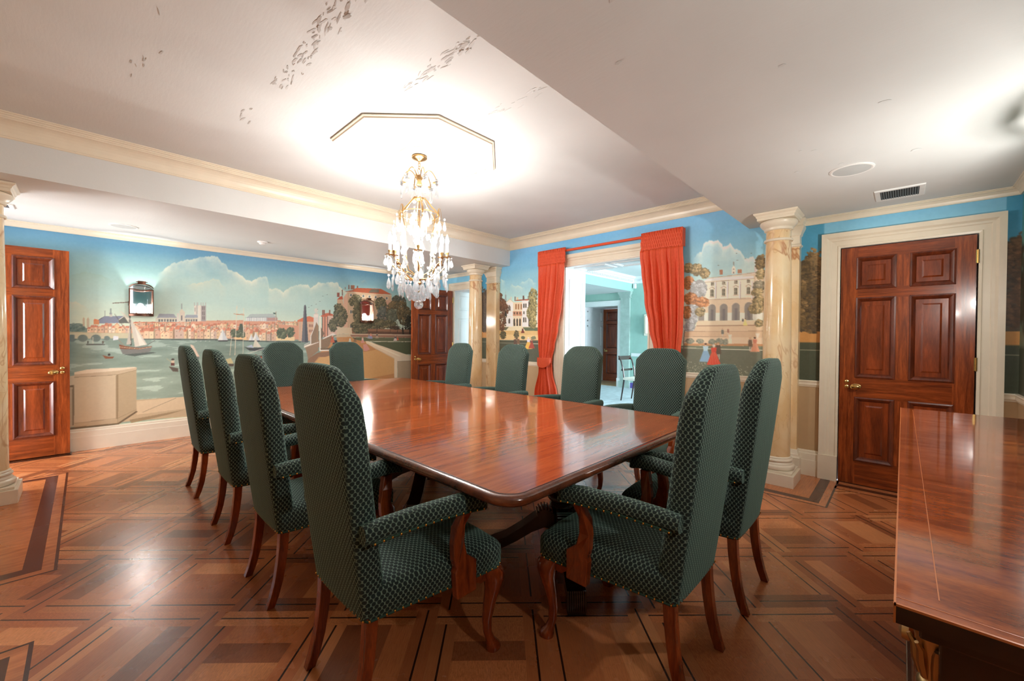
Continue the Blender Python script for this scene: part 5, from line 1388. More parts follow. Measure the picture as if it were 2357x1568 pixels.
('p',(214,190,180),[3.193,1.237,3.223,1.237,3.224,1.204,3.193,1.204]),
('e',(196,160,130),3.208,1.244,.01,.01),
('p',(206,150,140),[3.217,1.131,3.276,1.139,3.336,1.049,3.277,1.018,3.226,1.027]),
('l',(70,80,80),.004,[2.618,1.913,2.625,1.918,2.632,1.915]),
('l',(70,80,80),.004,[2.552,1.886,2.559,1.89,2.567,1.888]),
('l',(70,80,80),.004,[2.509,1.802,2.516,1.806,2.523,1.803]),
('l',(70,80,80),.004,[2.452,1.754,2.459,1.758,2.466,1.755]),
('l',(70,80,80),.004,[2.385,1.728,2.392,1.732,2.399,1.729]),
('l',(70,80,80),.004,[2.344,1.7,2.351,1.704,2.358,1.702]),
('l',(70,80,80),.004,[2.474,1.678,2.481,1.682,2.488,1.679]),
],
'back': [
('g',[(2.67,(104,164,206)),(2.35,(112,168,196)),(2.05,(134,180,192)),(1.85,(176,206,198)),(1.6,(206,216,196)),(.9,(200,206,180))]),
('c',(232,234,222),(196,214,206),.16,[1.732,2.162,1.682,2.236,1.631,2.255,1.612,2.331,1.553,2.364,1.466,2.344,1.422,2.303,1.414,2.266,1.344,2.3,1.31,2.241,1.234,2.201,1.198,2.117,1.128,2.128,1.094,2.085,1.026,2.02]),
('c',(214,220,204),(170,196,196),.04,[4.843,2.185,4.814,2.24,4.739,2.202,4.687,2.172]),
('c',(220,224,208),(150,186,194),.04,[4.397,2.107,4.343,2.137,4.276,2.142,4.183,2.183,4.118,2.157,4.098,2.122,4.028,2.087]),
('c',(200,212,200),(150,186,194),.05,[4.607,2.062,4.55,2.119,4.48,2.088,4.397,2.087,4.261,2.036]),
('p',(206,190,166),[1.598,1.922,1.084,1.946,1.021,1.944,1.016,1.551,1.598,1.57]),
('p',(222,210,192),[1.591,1.907,1.112,1.908,1.109,1.712,1.588,1.716]),
('p',(212,200,184),[1.552,1.948,1.089,1.969,1.084,1.946,1.552,1.943]),
('p',(232,222,206),[1.603,1.923,1.552,1.948,1.116,1.933,1.114,1.908,1.598,1.913]),
('l',(150,132,112),.004,[1.591,1.907,1.112,1.903]),
('l',(160,140,118),.005,[1.591,1.946,1.084,1.964]),
('p',(206,188,160),[1.595,1.716,1.105,1.703,1.041,1.699,1.039,1.552,1.598,1.57]),
('l',(160,140,116),.005,[1.544,1.713,1.105,1.701]),
('l',(200,184,160),.004,[1.474,1.613,1.044,1.614]),
('l',(170,156,140),.006,[1.477,1.902,1.474,1.724]),
('l',(236,228,214),.01,[1.485,1.903,1.482,1.725]),
('l',(170,156,140),.006,[1.357,1.892,1.355,1.717]),
('l',(236,228,214),.01,[1.365,1.893,1.362,1.718]),
('l',(170,156,140),.006,[1.239,1.882,1.237,1.71]),
('l',(236,228,214),.01,[1.247,1.883,1.245,1.711]),
('l',(170,156,140),.006,[1.124,1.872,1.122,1.704]),
('l',(236,228,214),.01,[1.131,1.873,1.129,1.704]),
('p',(92,88,70),[1.532,1.899,1.501,1.897,1.501,1.864,1.532,1.866]),
('l',(190,180,156),.003,[1.517,1.898,1.516,1.865]),
('l',(190,180,156),.003,[1.532,1.883,1.501,1.88]),
('p',(92,88,70),[1.415,1.899,1.385,1.896,1.384,1.864,1.414,1.867]),
('l',(190,180,156),.003,[1.4,1.898,1.399,1.865]),
('l',(190,180,156),.003,[1.415,1.883,1.385,1.88]),
('p',(92,88,70),[1.296,1.899,1.267,1.897,1.267,1.865,1.296,1.867]),
('l',(190,180,156),.003,[1.282,1.898,1.281,1.866]),
('l',(190,180,156),.003,[1.296,1.883,1.267,1.881]),
('p',(92,88,70),[1.178,1.898,1.15,1.896,1.15,1.864,1.178,1.867]),
('l',(190,180,156),.003,[1.164,1.897,1.164,1.866]),
('l',(190,180,156),.003,[1.178,1.882,1.15,1.88]),
('p',(206,194,172),[1.54,1.825,1.498,1.822,1.497,1.74,1.539,1.743]),
('p',(96,92,74),[1.534,1.82,1.503,1.818,1.502,1.745,1.533,1.746]),
('l',(176,168,146),.003,[1.519,1.819,1.518,1.745]),
('l',(176,168,146),.003,[1.534,1.783,1.503,1.781]),
('l',(168,154,132),.007,[1.546,1.83,1.519,1.848,1.491,1.827]),
('l',(180,166,144),.007,[1.541,1.739,1.495,1.738]),
('p',(206,194,172),[1.421,1.826,1.381,1.823,1.38,1.743,1.42,1.745]),
('p',(96,92,74),[1.416,1.821,1.386,1.819,1.385,1.747,1.415,1.749]),
('l',(176,168,146),.003,[1.401,1.82,1.4,1.748]),
('l',(176,168,146),.003,[1.416,1.785,1.386,1.783]),
('l',(168,154,132),.007,[1.428,1.831,1.401,1.848,1.375,1.828]),
('l',(180,166,144),.007,[1.422,1.742,1.378,1.741]),
('p',(206,194,172),[1.302,1.826,1.263,1.823,1.262,1.745,1.301,1.747]),
('p',(96,92,74),[1.297,1.822,1.268,1.82,1.267,1.749,1.296,1.751]),
('l',(176,168,146),.003,[1.282,1.821,1.281,1.75]),
('l',(176,168,146),.003,[1.296,1.786,1.268,1.784]),
('l',(168,154,132),.007,[1.308,1.832,1.283,1.848,1.257,1.829]),
('l',(180,166,144),.007,[1.303,1.744,1.26,1.743]),
('p',(206,194,172),[1.183,1.825,1.145,1.822,1.144,1.745,1.182,1.748]),
('p',(96,92,74),[1.178,1.821,1.15,1.819,1.149,1.749,1.177,1.751]),
('l',(176,168,146),.003,[1.164,1.82,1.163,1.75]),
('l',(176,168,146),.003,[1.178,1.786,1.15,1.784]),
('l',(168,154,132),.007,[1.189,1.83,1.164,1.847,1.14,1.828]),
('l',(180,166,144),.007,[1.184,1.744,1.143,1.743]),
('p',(160,110,80),[1.444,2.029,1.412,2.025,1.411,1.973,1.443,1.976]),
('p',(168,120,90),[1.267,2.013,1.229,2.009,1.229,1.969,1.267,1.973]),
('p',(222,210,196),[1.325,1.974,1.323,2.035,1.306,2.059,1.289,2.031,1.286,1.97]),
('l',(120,110,100),.004,[1.307,2.099,1.306,2.056]),
('p',(80,80,76),[1.31,2.024,1.301,2.023,1.301,2.014,1.31,2.015]),
('p',(80,80,76),[1.31,1.991,1.3,1.99,1.3,1.974,1.31,1.975]),
('p',(200,190,184),[1.113,2.035,1.089,2.032,1.089,1.969,1.113,1.971]),
('p',(134,128,120),[1.555,1.622,1.479,1.619,1.477,1.476,1.553,1.477]),
('e',(134,128,120),1.517,1.62,.038,.04),
('p',(112,108,106),[1.528,1.604,1.501,1.603,1.5,1.476,1.526,1.477]),
('p',(134,128,120),[1.436,1.623,1.36,1.62,1.358,1.477,1.434,1.478]),
('e',(134,128,120),1.398,1.62,.038,.04),
('p',(112,108,106),[1.409,1.605,1.382,1.604,1.381,1.477,1.407,1.477]),
('p',(134,128,120),[1.318,1.627,1.243,1.623,1.241,1.48,1.316,1.481]),
('e',(134,128,120),1.28,1.624,.037,.039),
('p',(112,108,106),[1.291,1.609,1.265,1.608,1.263,1.48,1.289,1.481]),
('p',(134,128,120),[1.197,1.63,1.122,1.626,1.12,1.479,1.195,1.481]),
('e',(134,128,120),1.159,1.627,.037,.038),
('p',(112,108,106),[1.171,1.612,1.144,1.611,1.143,1.479,1.169,1.48]),
('p',(140,134,126),[1.661,1.63,1.599,1.627,1.597,1.475,1.659,1.476]),
('p',(214,194,166),[1.676,1.483,1.027,1.475,1.026,1.422,1.681,1.424]),
('p',(206,184,154),[1.768,1.425,1.026,1.425,1.026,1.364,1.779,1.362]),
('l',(160,128,98),.01,[1.676,1.425,1.026,1.425]),
('l',(170,136,104),.01,[1.779,1.362,1.026,1.365]),
('p',(200,174,142),[1.809,1.362,1.026,1.365,1.025,1.3,1.808,1.304]),
('l',(160,130,100),.006,[1.802,1.305,1.369,1.303]),
('p',(210,188,160),[1.808,1.304,1.025,1.3,1.024,1.236,1.807,1.226]),
('p',(184,140,100),[1.813,1.229,1.024,1.237,1.024,1.214,1.813,1.202]),
('p',(112,120,100),[1.843,1.201,1.024,1.214,1.023,1.172,1.86,1.17]),
('p',(104,108,92),[1.897,1.169,1.023,1.172,1.019,.847,1.892,.773]),
('l',(214,210,190),.006,[1.842,1.176,1.42,1.174,1.023,1.174]),
('sp',(190,186,160),(1.02,1.85),(.9,1.02),60,3),
('t',((96,100,88),(140,142,124),(176,172,150)),1.749,1.257,.041,.03,80,.01,100),
('t',((96,100,88),(140,142,124),(176,172,150)),1.639,1.256,.034,.024,80,.01,101),
('t',((96,100,88),(140,142,124),(176,172,150)),1.512,1.252,.032,.023,80,.01,102),
('t',((96,100,88),(140,142,124),(176,172,150)),1.431,1.256,.047,.031,80,.01,103),
('t',((96,100,88),(140,142,124),(176,172,150)),1.373,1.251,.026,.028,80,.01,104),
('p',(222,208,184),[1.351,1.285,1.313,1.286,1.312,1.233,1.35,1.232]),
('p',(216,204,186),[1.349,1.33,1.313,1.33,1.322,1.286,1.34,1.285]),
('p',(210,198,180),[1.096,1.345,1.053,1.345,1.067,1.299,1.081,1.299]),
('t',((70,66,48),(120,108,76),(170,150,108),(196,178,136)),1.778,2.084,.044,.055,160,.012,140),
('t',((70,66,48),(120,108,76),(170,150,108),(196,178,136)),1.685,2.054,.062,.065,260,.012,141),
('t',((70,66,48),(120,108,76),(170,150,108),(196,178,136)),1.599,2.006,.047,.054,200,.012,142),
('t',((90,70,52),(150,100,60),(196,136,88),(206,170,130)),1.776,1.913,.059,.076,240,.012,143),
('t',((120,120,116),(160,164,164),(200,204,206)),1.663,1.829,.09,.109,420,.012,144),
('t',((90,70,52),(150,100,60),(196,136,88),(206,170,130)),1.749,1.735,.073,.065,260,.012,145),
('t',((90,70,52),(150,100,60),(196,136,88),(206,170,130)),1.632,1.689,.084,.054,280,.012,146),
('t',((120,120,116),(160,164,164),(200,204,206)),1.737,1.609,.082,.06,240,.012,147),
('t',((120,120,116),(160,164,164),(200,204,206)),1.74,1.526,.075,.095,300,.012,148),
('t',((90,70,52),(150,100,60),(196,136,88),(206,170,130)),1.782,1.581,.041,.078,120,.012,149),
('t',((70,66,48),(120,108,76),(170,150,108),(196,178,136)),1.644,1.582,.05,.047,120,.012,150),
('t',((120,120,116),(160,164,164),(200,204,206)),1.756,1.412,.064,.042,150,.012,151),
('t',((60,54,38),(110,92,60),(160,136,92)),1.058,2.06,.043,.077,240,.012,152),
('t',((70,66,48),(120,108,76),(170,150,108),(196,178,136)),1.056,1.943,.039,.05,150,.012,153),
('t',((80,80,70),(130,124,104),(176,164,140)),1.067,1.827,.051,.05,200,.012,154),
('t',((70,66,48),(120,108,76),(170,150,108),(196,178,136)),1.086,1.765,.047,.036,160,.012,155),
('t',((70,66,48),(120,108,76),(170,150,108),(196,178,136)),1.069,1.66,.051,.072,280,.012,156),
('t',((70,66,48),(120,108,76),(170,150,108),(196,178,136)),1.096,1.594,.063,.05,240,.012,157),
('t',((70,66,48),(120,108,76),(170,150,108),(196,178,136)),1.076,1.605,.052,.054,200,.012,158),
('t',((70,66,48),(120,108,76),(170,150,108),(196,178,136)),1.064,1.449,.028,.038,90,.012,159),
('l',(110,104,96),.01,[1.809,1.377,1.819,1.244,1.812,1.129]),
('l',(120,112,100),.006,[1.813,1.244,1.743,1.287]),
('p',(130,164,190),[1.597,1.16,1.556,1.161,1.527,1.082,1.508,1.034,1.575,1.027,1.643,1.027,1.625,1.078]),
('p',(170,196,206),[1.606,1.203,1.548,1.204,1.554,1.152,1.599,1.151]),
('e',(214,176,146),1.577,1.216,.012,.015),
('e',(90,60,44),1.577,1.225,.014,.011),
('p',(96,80,66),[1.468,1.216,1.426,1.217,1.414,1.119,1.474,1.117]),
('p',(196,186,170),[1.456,1.118,1.447,1.118,1.448,1.061,1.457,1.061]),
('p',(196,186,170),[1.442,1.118,1.433,1.119,1.431,1.062,1.439,1.062]),
('e',(206,170,140),1.447,1.227,.011,.013),
('e',(176,140,100),1.447,1.239,.018,.006),
('p',(216,78,56),[1.513,1.141,1.47,1.142,1.439,1.059,1.419,1.008,1.49,.999,1.562,1.0,1.543,1.054]),
('p',(206,76,56),[1.522,1.187,1.462,1.189,1.468,1.133,1.515,1.132]),
('e',(214,176,146),1.492,1.202,.013,.016),
('e',(206,200,190),1.492,1.211,.015,.011),
('l',(232,120,92),.004,[1.508,1.134,1.528,1.006]),
('l',(232,120,92),.004,[1.5,1.134,1.5,1.007]),
('l',(232,120,92),.004,[1.49,1.134,1.468,1.009]),
('l',(232,120,92),.004,[1.482,1.135,1.441,1.01]),
('p',(206,150,120),[1.111,1.25,1.083,1.25,1.063,1.193,1.051,1.158,1.096,1.153,1.142,1.155,1.13,1.191]),
('p',(200,130,106),[1.117,1.281,1.078,1.282,1.082,1.244,1.112,1.244]),
('e',(214,176,146),1.098,1.291,.008,.011),
('e',(90,60,44),1.098,1.297,.01,.008),
('p',(110,90,70),[1.156,1.278,1.126,1.279,1.117,1.206,1.16,1.205]),
('p',(196,186,170),[1.147,1.205,1.141,1.205,1.142,1.163,1.148,1.162]),
('p',(196,186,170),[1.137,1.205,1.131,1.205,1.129,1.163,1.135,1.163]),
('e',(206,170,140),1.141,1.287,.008,.01),
('e',(176,140,100),1.141,1.295,.013,.004),
('p',(226,200,130),[1.196,1.472,1.183,1.471,1.173,1.443,1.166,1.425,1.189,1.424,1.211,1.426,1.206,1.443]),
('p',(220,196,140),[1.199,1.487,1.18,1.487,1.182,1.468,1.197,1.469]),
('e',(214,176,146),1.19,1.491,.004,.005),
('e',(90,60,44),1.19,1.495,.005,.004),
('p',(70,60,56),[1.217,1.492,1.206,1.492,1.203,1.466,1.219,1.467]),
('p',(196,186,170),[1.214,1.467,1.212,1.467,1.212,1.452,1.214,1.452]),
('p',(196,186,170),[1.211,1.467,1.208,1.467,1.208,1.452,1.21,1.452]),
('e',(206,170,140),1.212,1.495,.003,.003),
('e',(176,140,100),1.212,1.498,.004,.001),
('p',(120,116,104),[1.417,1.382,1.396,1.382,1.391,1.335,1.419,1.335]),
('p',(196,186,170),[1.411,1.335,1.407,1.335,1.407,1.307,1.411,1.307]),
('p',(196,186,170),[1.404,1.335,1.4,1.335,1.399,1.307,1.403,1.307]),
('e',(206,170,140),1.407,1.387,.005,.006),
('e',(176,140,100),1.407,1.393,.008,.003),
('p',(160,110,90),[1.359,1.386,1.344,1.386,1.34,1.351,1.361,1.351]),
('p',(196,186,170),[1.355,1.351,1.352,1.351,1.352,1.33,1.355,1.33]),
('p',(196,186,170),[1.35,1.351,1.347,1.351,1.346,1.33,1.349,1.33]),
('e',(206,170,140),1.352,1.39,.004,.005),
('e',(176,140,100),1.352,1.394,.006,.002),
('l',(90,100,100),.004,[1.286,2.181,1.28,2.183,1.274,2.179]),
('l',(90,100,100),.004,[1.277,2.109,1.271,2.112,1.265,2.109]),
('l',(90,100,100),.004,[1.202,2.117,1.196,2.119,1.19,2.116]),
('l',(90,100,100),.004,[1.147,2.164,1.141,2.167,1.136,2.163]),
('l',(90,100,100),.004,[1.464,2.077,1.458,2.08,1.451,2.076]),
('p',(206,196,166),[4.835,1.446,3.871,1.447,3.87,1.342,4.834,1.341]),
('p',(196,166,112),[4.835,1.383,3.871,1.375,3.87,1.304,4.834,1.309]),
('p',(206,180,130),[4.834,1.32,3.87,1.309,3.869,1.237,4.833,1.241]),
('l',(206,160,110),.008,[4.833,1.237,3.869,1.236]),
('p',(72,76,62),[4.833,1.225,3.869,1.233,3.989,.879,4.829,.845]),
('l',(200,200,180),.005,[4.832,1.182,3.868,1.18]),
('p',(84,96,72),[4.308,1.431,3.871,1.426,3.871,1.373,4.254,1.379]),
('p',(90,92,70),[4.805,1.436,4.614,1.439,4.672,1.388,4.835,1.383]),
('p',(232,224,208),[4.677,1.839,4.519,1.831,4.515,1.443,4.672,1.445]),
('p',(206,190,164),[4.519,1.831,4.326,1.831,4.322,1.452,4.515,1.448]),
('p',(236,228,210),[4.326,1.851,4.193,1.844,4.188,1.44,4.322,1.442]),
('p',(226,214,196),[4.684,1.834,4.591,1.886,4.512,1.831]),
('l',(176,150,120),.006,[4.684,1.834,4.591,1.888,4.512,1.831]),
('p',(150,84,62),[4.47,1.849,4.45,1.868,4.18,1.868,4.18,1.844,4.326,1.851]),
('p',(176,128,100),[4.525,1.689,4.324,1.682,4.323,1.612,4.524,1.617]),
('p',(66,60,50),[4.508,1.453,4.509,1.555,4.491,1.581,4.473,1.555,4.471,1.453]),
('p',(90,72,60),[4.506,1.676,4.478,1.675,4.478,1.64,4.506,1.641]),
('p',(216,200,176),[4.52,1.688,4.516,1.688,4.515,1.622,4.52,1.622]),
('p',(66,60,50),[4.445,1.453,4.446,1.554,4.428,1.579,4.41,1.553,4.409,1.452]),
('p',(90,72,60),[4.443,1.674,4.416,1.673,4.415,1.638,4.443,1.639]),
('p',(216,200,176),[4.457,1.686,4.453,1.686,4.452,1.62,4.457,1.62]),
('p',(66,60,50),[4.383,1.452,4.384,1.553,4.367,1.578,4.349,1.552,4.347,1.452]),
('p',(90,72,60),[4.381,1.671,4.354,1.671,4.354,1.636,4.381,1.637]),
('p',(216,200,176),[4.395,1.684,4.391,1.684,4.39,1.618,4.394,1.619]),
('p',(150,112,80),[4.472,1.803,4.439,1.802,4.438,1.716,4.472,1.717]),
('p',(150,112,80),[4.417,1.801,4.384,1.799,4.383,1.714,4.416,1.715]),
('p',(150,112,80),[4.358,1.798,4.325,1.796,4.325,1.711,4.357,1.713]),
('p',(70,66,62),[4.301,1.8,4.272,1.799,4.271,1.733,4.301,1.734]),
('p',(70,66,62),[4.258,1.8,4.232,1.799,4.231,1.734,4.258,1.735]),
('p',(80,76,70),[4.3,1.681,4.273,1.68,4.273,1.636,4.299,1.637]),
('p',(80,76,70),[4.302,1.585,4.272,1.584,4.271,1.511,4.301,1.511]),
('p',(80,76,70),[4.259,1.584,4.235,1.583,4.234,1.51,4.258,1.51]),
('p',(96,90,84),[4.629,1.703,4.629,1.764,4.604,1.799,4.575,1.762,4.574,1.701]),
('p',(80,78,76),[4.621,1.496,4.621,1.558,4.602,1.583,4.581,1.557,4.581,1.495]),
('l',(206,190,164),.004,[4.674,1.611,4.524,1.607]),
('l',(206,190,164),.004,[4.661,1.699,4.525,1.689]),
('p',(130,146,150),[4.709,1.841,4.704,1.955,4.69,1.975,4.672,1.953,4.668,1.839]),
('l',(110,120,124),.003,[4.69,2.016,4.69,1.964]),
('p',(90,70,60),[4.486,1.921,4.467,1.92,4.466,1.849,4.486,1.85]),
('p',(90,70,66),[4.316,1.926,4.281,1.924,4.28,1.859,4.315,1.861]),
('p',(196,180,150),[4.447,1.908,4.408,1.906,4.408,1.866,4.447,1.868]),
('p',(196,176,150),[4.574,1.921,4.555,1.92,4.555,1.884,4.573,1.885]),
('p',(100,90,80),[4.207,1.914,4.191,1.913,4.19,1.864,4.206,1.865]),
('p',(60,50,44),[4.193,1.834,4.049,1.73,4.046,1.439,4.188,1.44]),
('t',((52,38,30),(92,62,44),(126,90,62)),4.81,1.94,.045,.063,60,.012,200),
('t',((52,38,30),(92,62,44),(126,90,62)),4.779,1.802,.103,.115,220,.012,201),
('t',((52,38,30),(92,62,44),(126,90,62)),4.704,1.716,.08,.104,160,.012,202),
('t',((52,38,30),(92,62,44),(126,90,62)),4.776,1.53,.11,.157,260,.012,203),
('t',((56,56,42),(90,90,66)),4.744,1.31,.073,.063,80,.012,204),
('t',((60,58,40),(110,104,66),(160,148,98),(206,190,140)),4.103,1.908,.089,.117,220,.012,205),
('t',((60,58,40),(110,104,66),(160,148,98),(206,190,140)),4.125,1.655,.102,.137,320,.012,206),
('t',((60,58,40),(110,104,66),(160,148,98),(206,190,140)),4.088,1.771,.076,.088,160,.012,207),
('t',((60,58,40),(110,104,66),(160,148,98),(206,190,140)),4.098,1.488,.077,.088,160,.012,208),
('t',((66,62,46),(110,100,74)),4.443,1.311,.055,.071,90,.012,209),
('t',((70,74,56),(110,110,84)),4.299,1.272,.038,.022,40,.012,210),
('t',((96,100,76),(140,140,108)),4.082,1.269,.051,.024,40,.012,211),
('p',(44,40,34),[4.697,1.715,4.66,1.652,4.659,1.59,4.711,1.633]),
('p',(110,50,44),[4.325,1.386,4.29,1.385,4.268,1.342,4.346,1.341]),
('p',(90,50,44),[4.324,1.41,4.292,1.409,4.291,1.381,4.324,1.382]),
('e',(196,160,130),4.308,1.415,.011,.008),
('p',(206,166,80),[4.211,1.211,4.161,1.212,4.125,1.143,4.103,1.101,4.184,1.095,4.268,1.097,4.245,1.141]),
('p',(196,190,200),[4.221,1.248,4.151,1.249,4.158,1.204,4.213,1.203]),
('e',(214,176,146),4.186,1.26,.015,.013),
('e',(220,214,206),4.186,1.268,.017,.009),
('p',(150,60,48),[4.14,1.198,4.101,1.198,4.073,1.145,4.056,1.111,4.119,1.107,4.184,1.108,4.167,1.142]),
('p',(120,60,50),[4.148,1.227,4.094,1.228,4.099,1.192,4.142,1.192]),
('e',(214,176,146),4.121,1.236,.012,.01),
('e',(90,60,44),4.121,1.242,.014,.007),
('p',(90,70,60),[4.496,1.242,4.445,1.243,4.432,1.164,4.503,1.163]),
('p',(196,186,170),[4.482,1.163,4.472,1.163,4.473,1.118,4.484,1.117]),
('p',(196,186,170),[4.465,1.163,4.455,1.164,4.452,1.118,4.463,1.118]),
('e',(206,170,140),4.471,1.252,.013,.011),
('e',(176,140,100),4.471,1.261,.021,.005),
('p',(110,84,66),[4.426,1.248,4.377,1.249,4.363,1.171,4.434,1.169]),
('p',(196,186,170),[4.413,1.17,4.402,1.17,4.404,1.124,4.414,1.124]),
('p',(196,186,170),[4.396,1.17,4.386,1.17,4.383,1.125,4.394,1.125]),
('e',(206,170,140),4.401,1.258,.012,.011),
('e',(176,140,100),4.401,1.267,.021,.005),
('q',(60,132,164),[.545,2.03,.72,2.03,.72,2.4,.545,2.4]),
('q',(72,60,44),[.545,1.3,.72,1.3,.72,2.03,.545,2.03]),
('q',(176,126,70),[.545,1.26,.72,1.26,.72,1.36,.545,1.36]),
('q',(60,66,50),[.545,.88,.72,.88,.72,1.26,.545,1.26]),
('ql',(196,186,160),.006,[.545,1.185,.72,1.185]),
('q',(60,132,164),[-.62,2.03,-.54,2.03,-.54,2.4,-.62,2.4]),
('q',(72,60,44),[-.62,1.3,-.54,1.3,-.54,2.03,-.62,2.03]),
('q',(176,126,70),[-.62,1.26,-.54,1.26,-.54,1.36,-.62,1.36]),
('q',(60,66,50),[-.62,.88,-.54,.88,-.54,1.26,-.62,1.26]),
('ql',(196,186,160),.006,[-.62,1.185,-.54,1.185]),
('q',(60,132,164),[5.05,2.03,5.3,2.03,5.3,2.4,5.05,2.4]),
('q',(72,60,44),[5.05,1.3,5.3,1.3,5.3,2.03,5.05,2.03]),
('q',(176,126,70),[5.05,1.26,5.3,1.26,5.3,1.36,5.05,1.36]),
('q',(60,66,50),[5.05,.88,5.3,.88,5.3,1.26,5.05,1.26]),
('ql',(196,186,160),.006,[5.05,1.185,5.3,1.185]),
('t',((40,34,24),(96,76,46),(150,120,80)),.63,1.72,.13,.4,700,.014,301),
('t',((36,26,18),(84,58,36),(120,84,54)),-.58,1.72,.08,.36,300,.016,302),
('t',((30,24,20),(66,50,36),(96,76,52)),5.18,1.72,.12,.4,500,.014,303),
],
}
def vnoise(shape, cell, seed, flow=1.0):
    """smooth value noise on a canvas, cell = feature size in pixels (flow stretches it sideways)"""
    r = np.random.RandomState(seed); h, w_ = shape; out = np.zeros(shape); amp = 1.0; tot = 0
    for o in range(5):
        cx, cy_ = max(cell*flow/2**o, 1.5), max(cell/2**o, 1.5)
        g = r.rand(int(h/cy_)+3, int(w_/cx)+3)
        yi = np.arange(h)/cy_; xi = np.arange(w_)/cx; y0 = yi.astype(int); x0 = xi.astype(int)
        fy = (yi-y0)[:, None]; fx = (xi-x0)[None, :]; fy = fy*fy*(3-2*fy); fx = fx*fx*(3-2*fx)
        a = g[np.ix_(y0, x0)]; b = g[np.ix_(y0, x0+1)]; c = g[np.ix_(y0+1, x0)]; d = g[np.ix_(y0+1, x0+1)]
        out += amp*((a*(1-fx)+b*fx)*(1-fy)+(c*(1-fx)+d*fx)*fy); tot += amp; amp *= .5
    return out/tot
class Canvas:
    def __init__(s, x0, x1, z0, z1, res):
        s.x0, s.x1, s.z0, s.z1 = x0, x1, z0, z1
        s.nx = int(round((x1-x0)/res)); s.nz = int(round((z1-z0)/res))
        s.X = x0+(np.arange(s.nx*2)+.5)*(x1-x0)/(s.nx*2); s.Z = z0+(np.arange(s.nz*2)+.5)*(z1-z0)/(s.nz*2)
        s.px = (x1-x0)/(s.nx*2); s.C = np.zeros((s.nz*2, s.nx*2, 3), np.float32)
    def win(s, xa, xb, za, zb):
        i0, i1 = np.searchsorted(s.X, [xa, xb]); j0, j1 = np.searchsorted(s.Z, [za, zb]); return i0, i1, j0, j1
    def poly(s, col, q):
        x = np.array(q[0::2]); z = np.array(q[1::2]); i0, i1, j0, j1 = s.win(x.min(), x.max(), z.min(), z.max())
        if i1 <= i0 or j1 <= j0: return
        X, Z = np.meshgrid(s.X[i0:i1], s.Z[j0:j1]); ins = np.zeros(X.shape, bool)
        for k in range(len(x)):
            xa, za, xb, zb = x[k-1], z[k-1], x[k], z[k]
            if za == zb: continue
            c = ((za > Z) != (zb > Z)) & (X < (xb-xa)*(Z-za)/(zb-za)+xa); ins ^= c
        s.C[j0:j1, i0:i1][ins] = col
    def line(s, col, wd, q):
        wd = max(wd, s.px*1.2)
        for k in range(0, len(q)-2, 2):
            xa, za, xb, zb = q[k:k+4]; i0, i1, j0, j1 = s.win(min(xa,xb)-wd, max(xa,xb)+wd, min(za,zb)-wd, max(za,zb)+wd)
            if i1 <= i0 or j1 <= j0: continue
            X, Z = np.meshgrid(s.X[i0:i1], s.Z[j0:j1]); dx, dz = xb-xa, zb-za; L2 = dx*dx+dz*dz+1e-9
            t = np.clip(((X-xa)*dx+(Z-za)*dz)/L2, 0, 1); d = np.hypot(X-xa-t*dx, Z-za-t*dz)
            s.C[j0:j1, i0:i1][d < wd/2] = col
    def ell(s, col, cx, cz, rx, rz, wob=0):
        i0, i1, j0, j1 = s.win(cx-rx, cx+rx, cz-rz, cz+rz)
        if i1 <= i0 or j1 <= j0: return
        X, Z = np.meshgrid(s.X[i0:i1], s.Z[j0:j1]); s.C[j0:j1, i0:i1][((X-cx)/rx)**2+((Z-cz)/rz)**2 < 1] = col
    def tree(s, pal, cx, cz, rx, rz, n, dab, seed):
        r = random.Random(seed); n = int(n*2.4); dab *= .78
        cl = [(cx+rx*.75*r.uniform(-1,1)*(1-.3*abs(k)), cz+rz*.75*r.uniform(-1,1), r.uniform(.22,.42)) for k in [r.uniform(-1,1) for _ in range(9)]]
        for i in range(n):
            if i < n*.55:
                a = r.uniform(0, 6.283); q = r.random()**.5; ox, oz, u = cx+rx*q*math.cos(a)*.95, cz+rz*q*math.sin(a)*.95, r.uniform(-.35,.35)
            else:
                c = r.choice(cl); a = r.uniform(0, 6.283); q = r.random()**.6; ox, oz = c[0]+c[2]*rx*q*math.cos(a), c[1]+c[2]*rz*q*math.sin(a); u = .55*(math.sin(a)*.6-math.cos(a)*.5)*q+.1
            t = min(max(.32+.9*u*(.3+.7*i/n)+r.uniform(-.16,.16)+.18*i/n, 0), .999)*(len(pal)-1); k = int(t); f = t-k
            col = [pal[k][j]+(pal[min(k+1,len(pal)-1)][j]-pal[k][j])*f for j in range(3)]
            d = dab*r.uniform(.5, 1.25)*(1.5 if i < n*.3 else .9); s.ell(col, ox, oz, d, d*r.uniform(.5,.9))
    def cloud(s, bright, base, fade, q):
        x = np.array(q[0::2]); z = np.array(q[1::2]); o = np.argsort(x); x, z = x[o], z[o]
        i0, i1, j0, j1 = s.win(x.min(), x.max(), s.z0, z.max()+.06)
        if i1 <= i0: return
        top = np.interp(s.X[i0:i1], x, z); rr = np.random.RandomState(int(abs(x[0])*1000) % 999)
        xs = s.X[i0:i1]
        for fq, am in ((21, .012), (47, .010), (101, .006), (220, .003)): top = top+am*np.abs(np.sin(xs*fq+rr.rand()*6))-am*.5
        ends = np.minimum((xs-x.min()), (x.max()-xs)); dep = top[None, :]-s.Z[j0:j1][:, None]
        nz = vnoise((j1-j0, i1-i0), 46, int(rr.rand()*99))
        k = np.clip(dep/.014, 0, 1); lit = np.exp(-np.clip(dep, 0, 9)/(fade*(.35+1.1*nz)))
        cov = k*np.exp(-(np.clip(dep, 0, 9)/(fade*3.4))**2)*np.clip(ends/.08, 0, 1)[None, :]
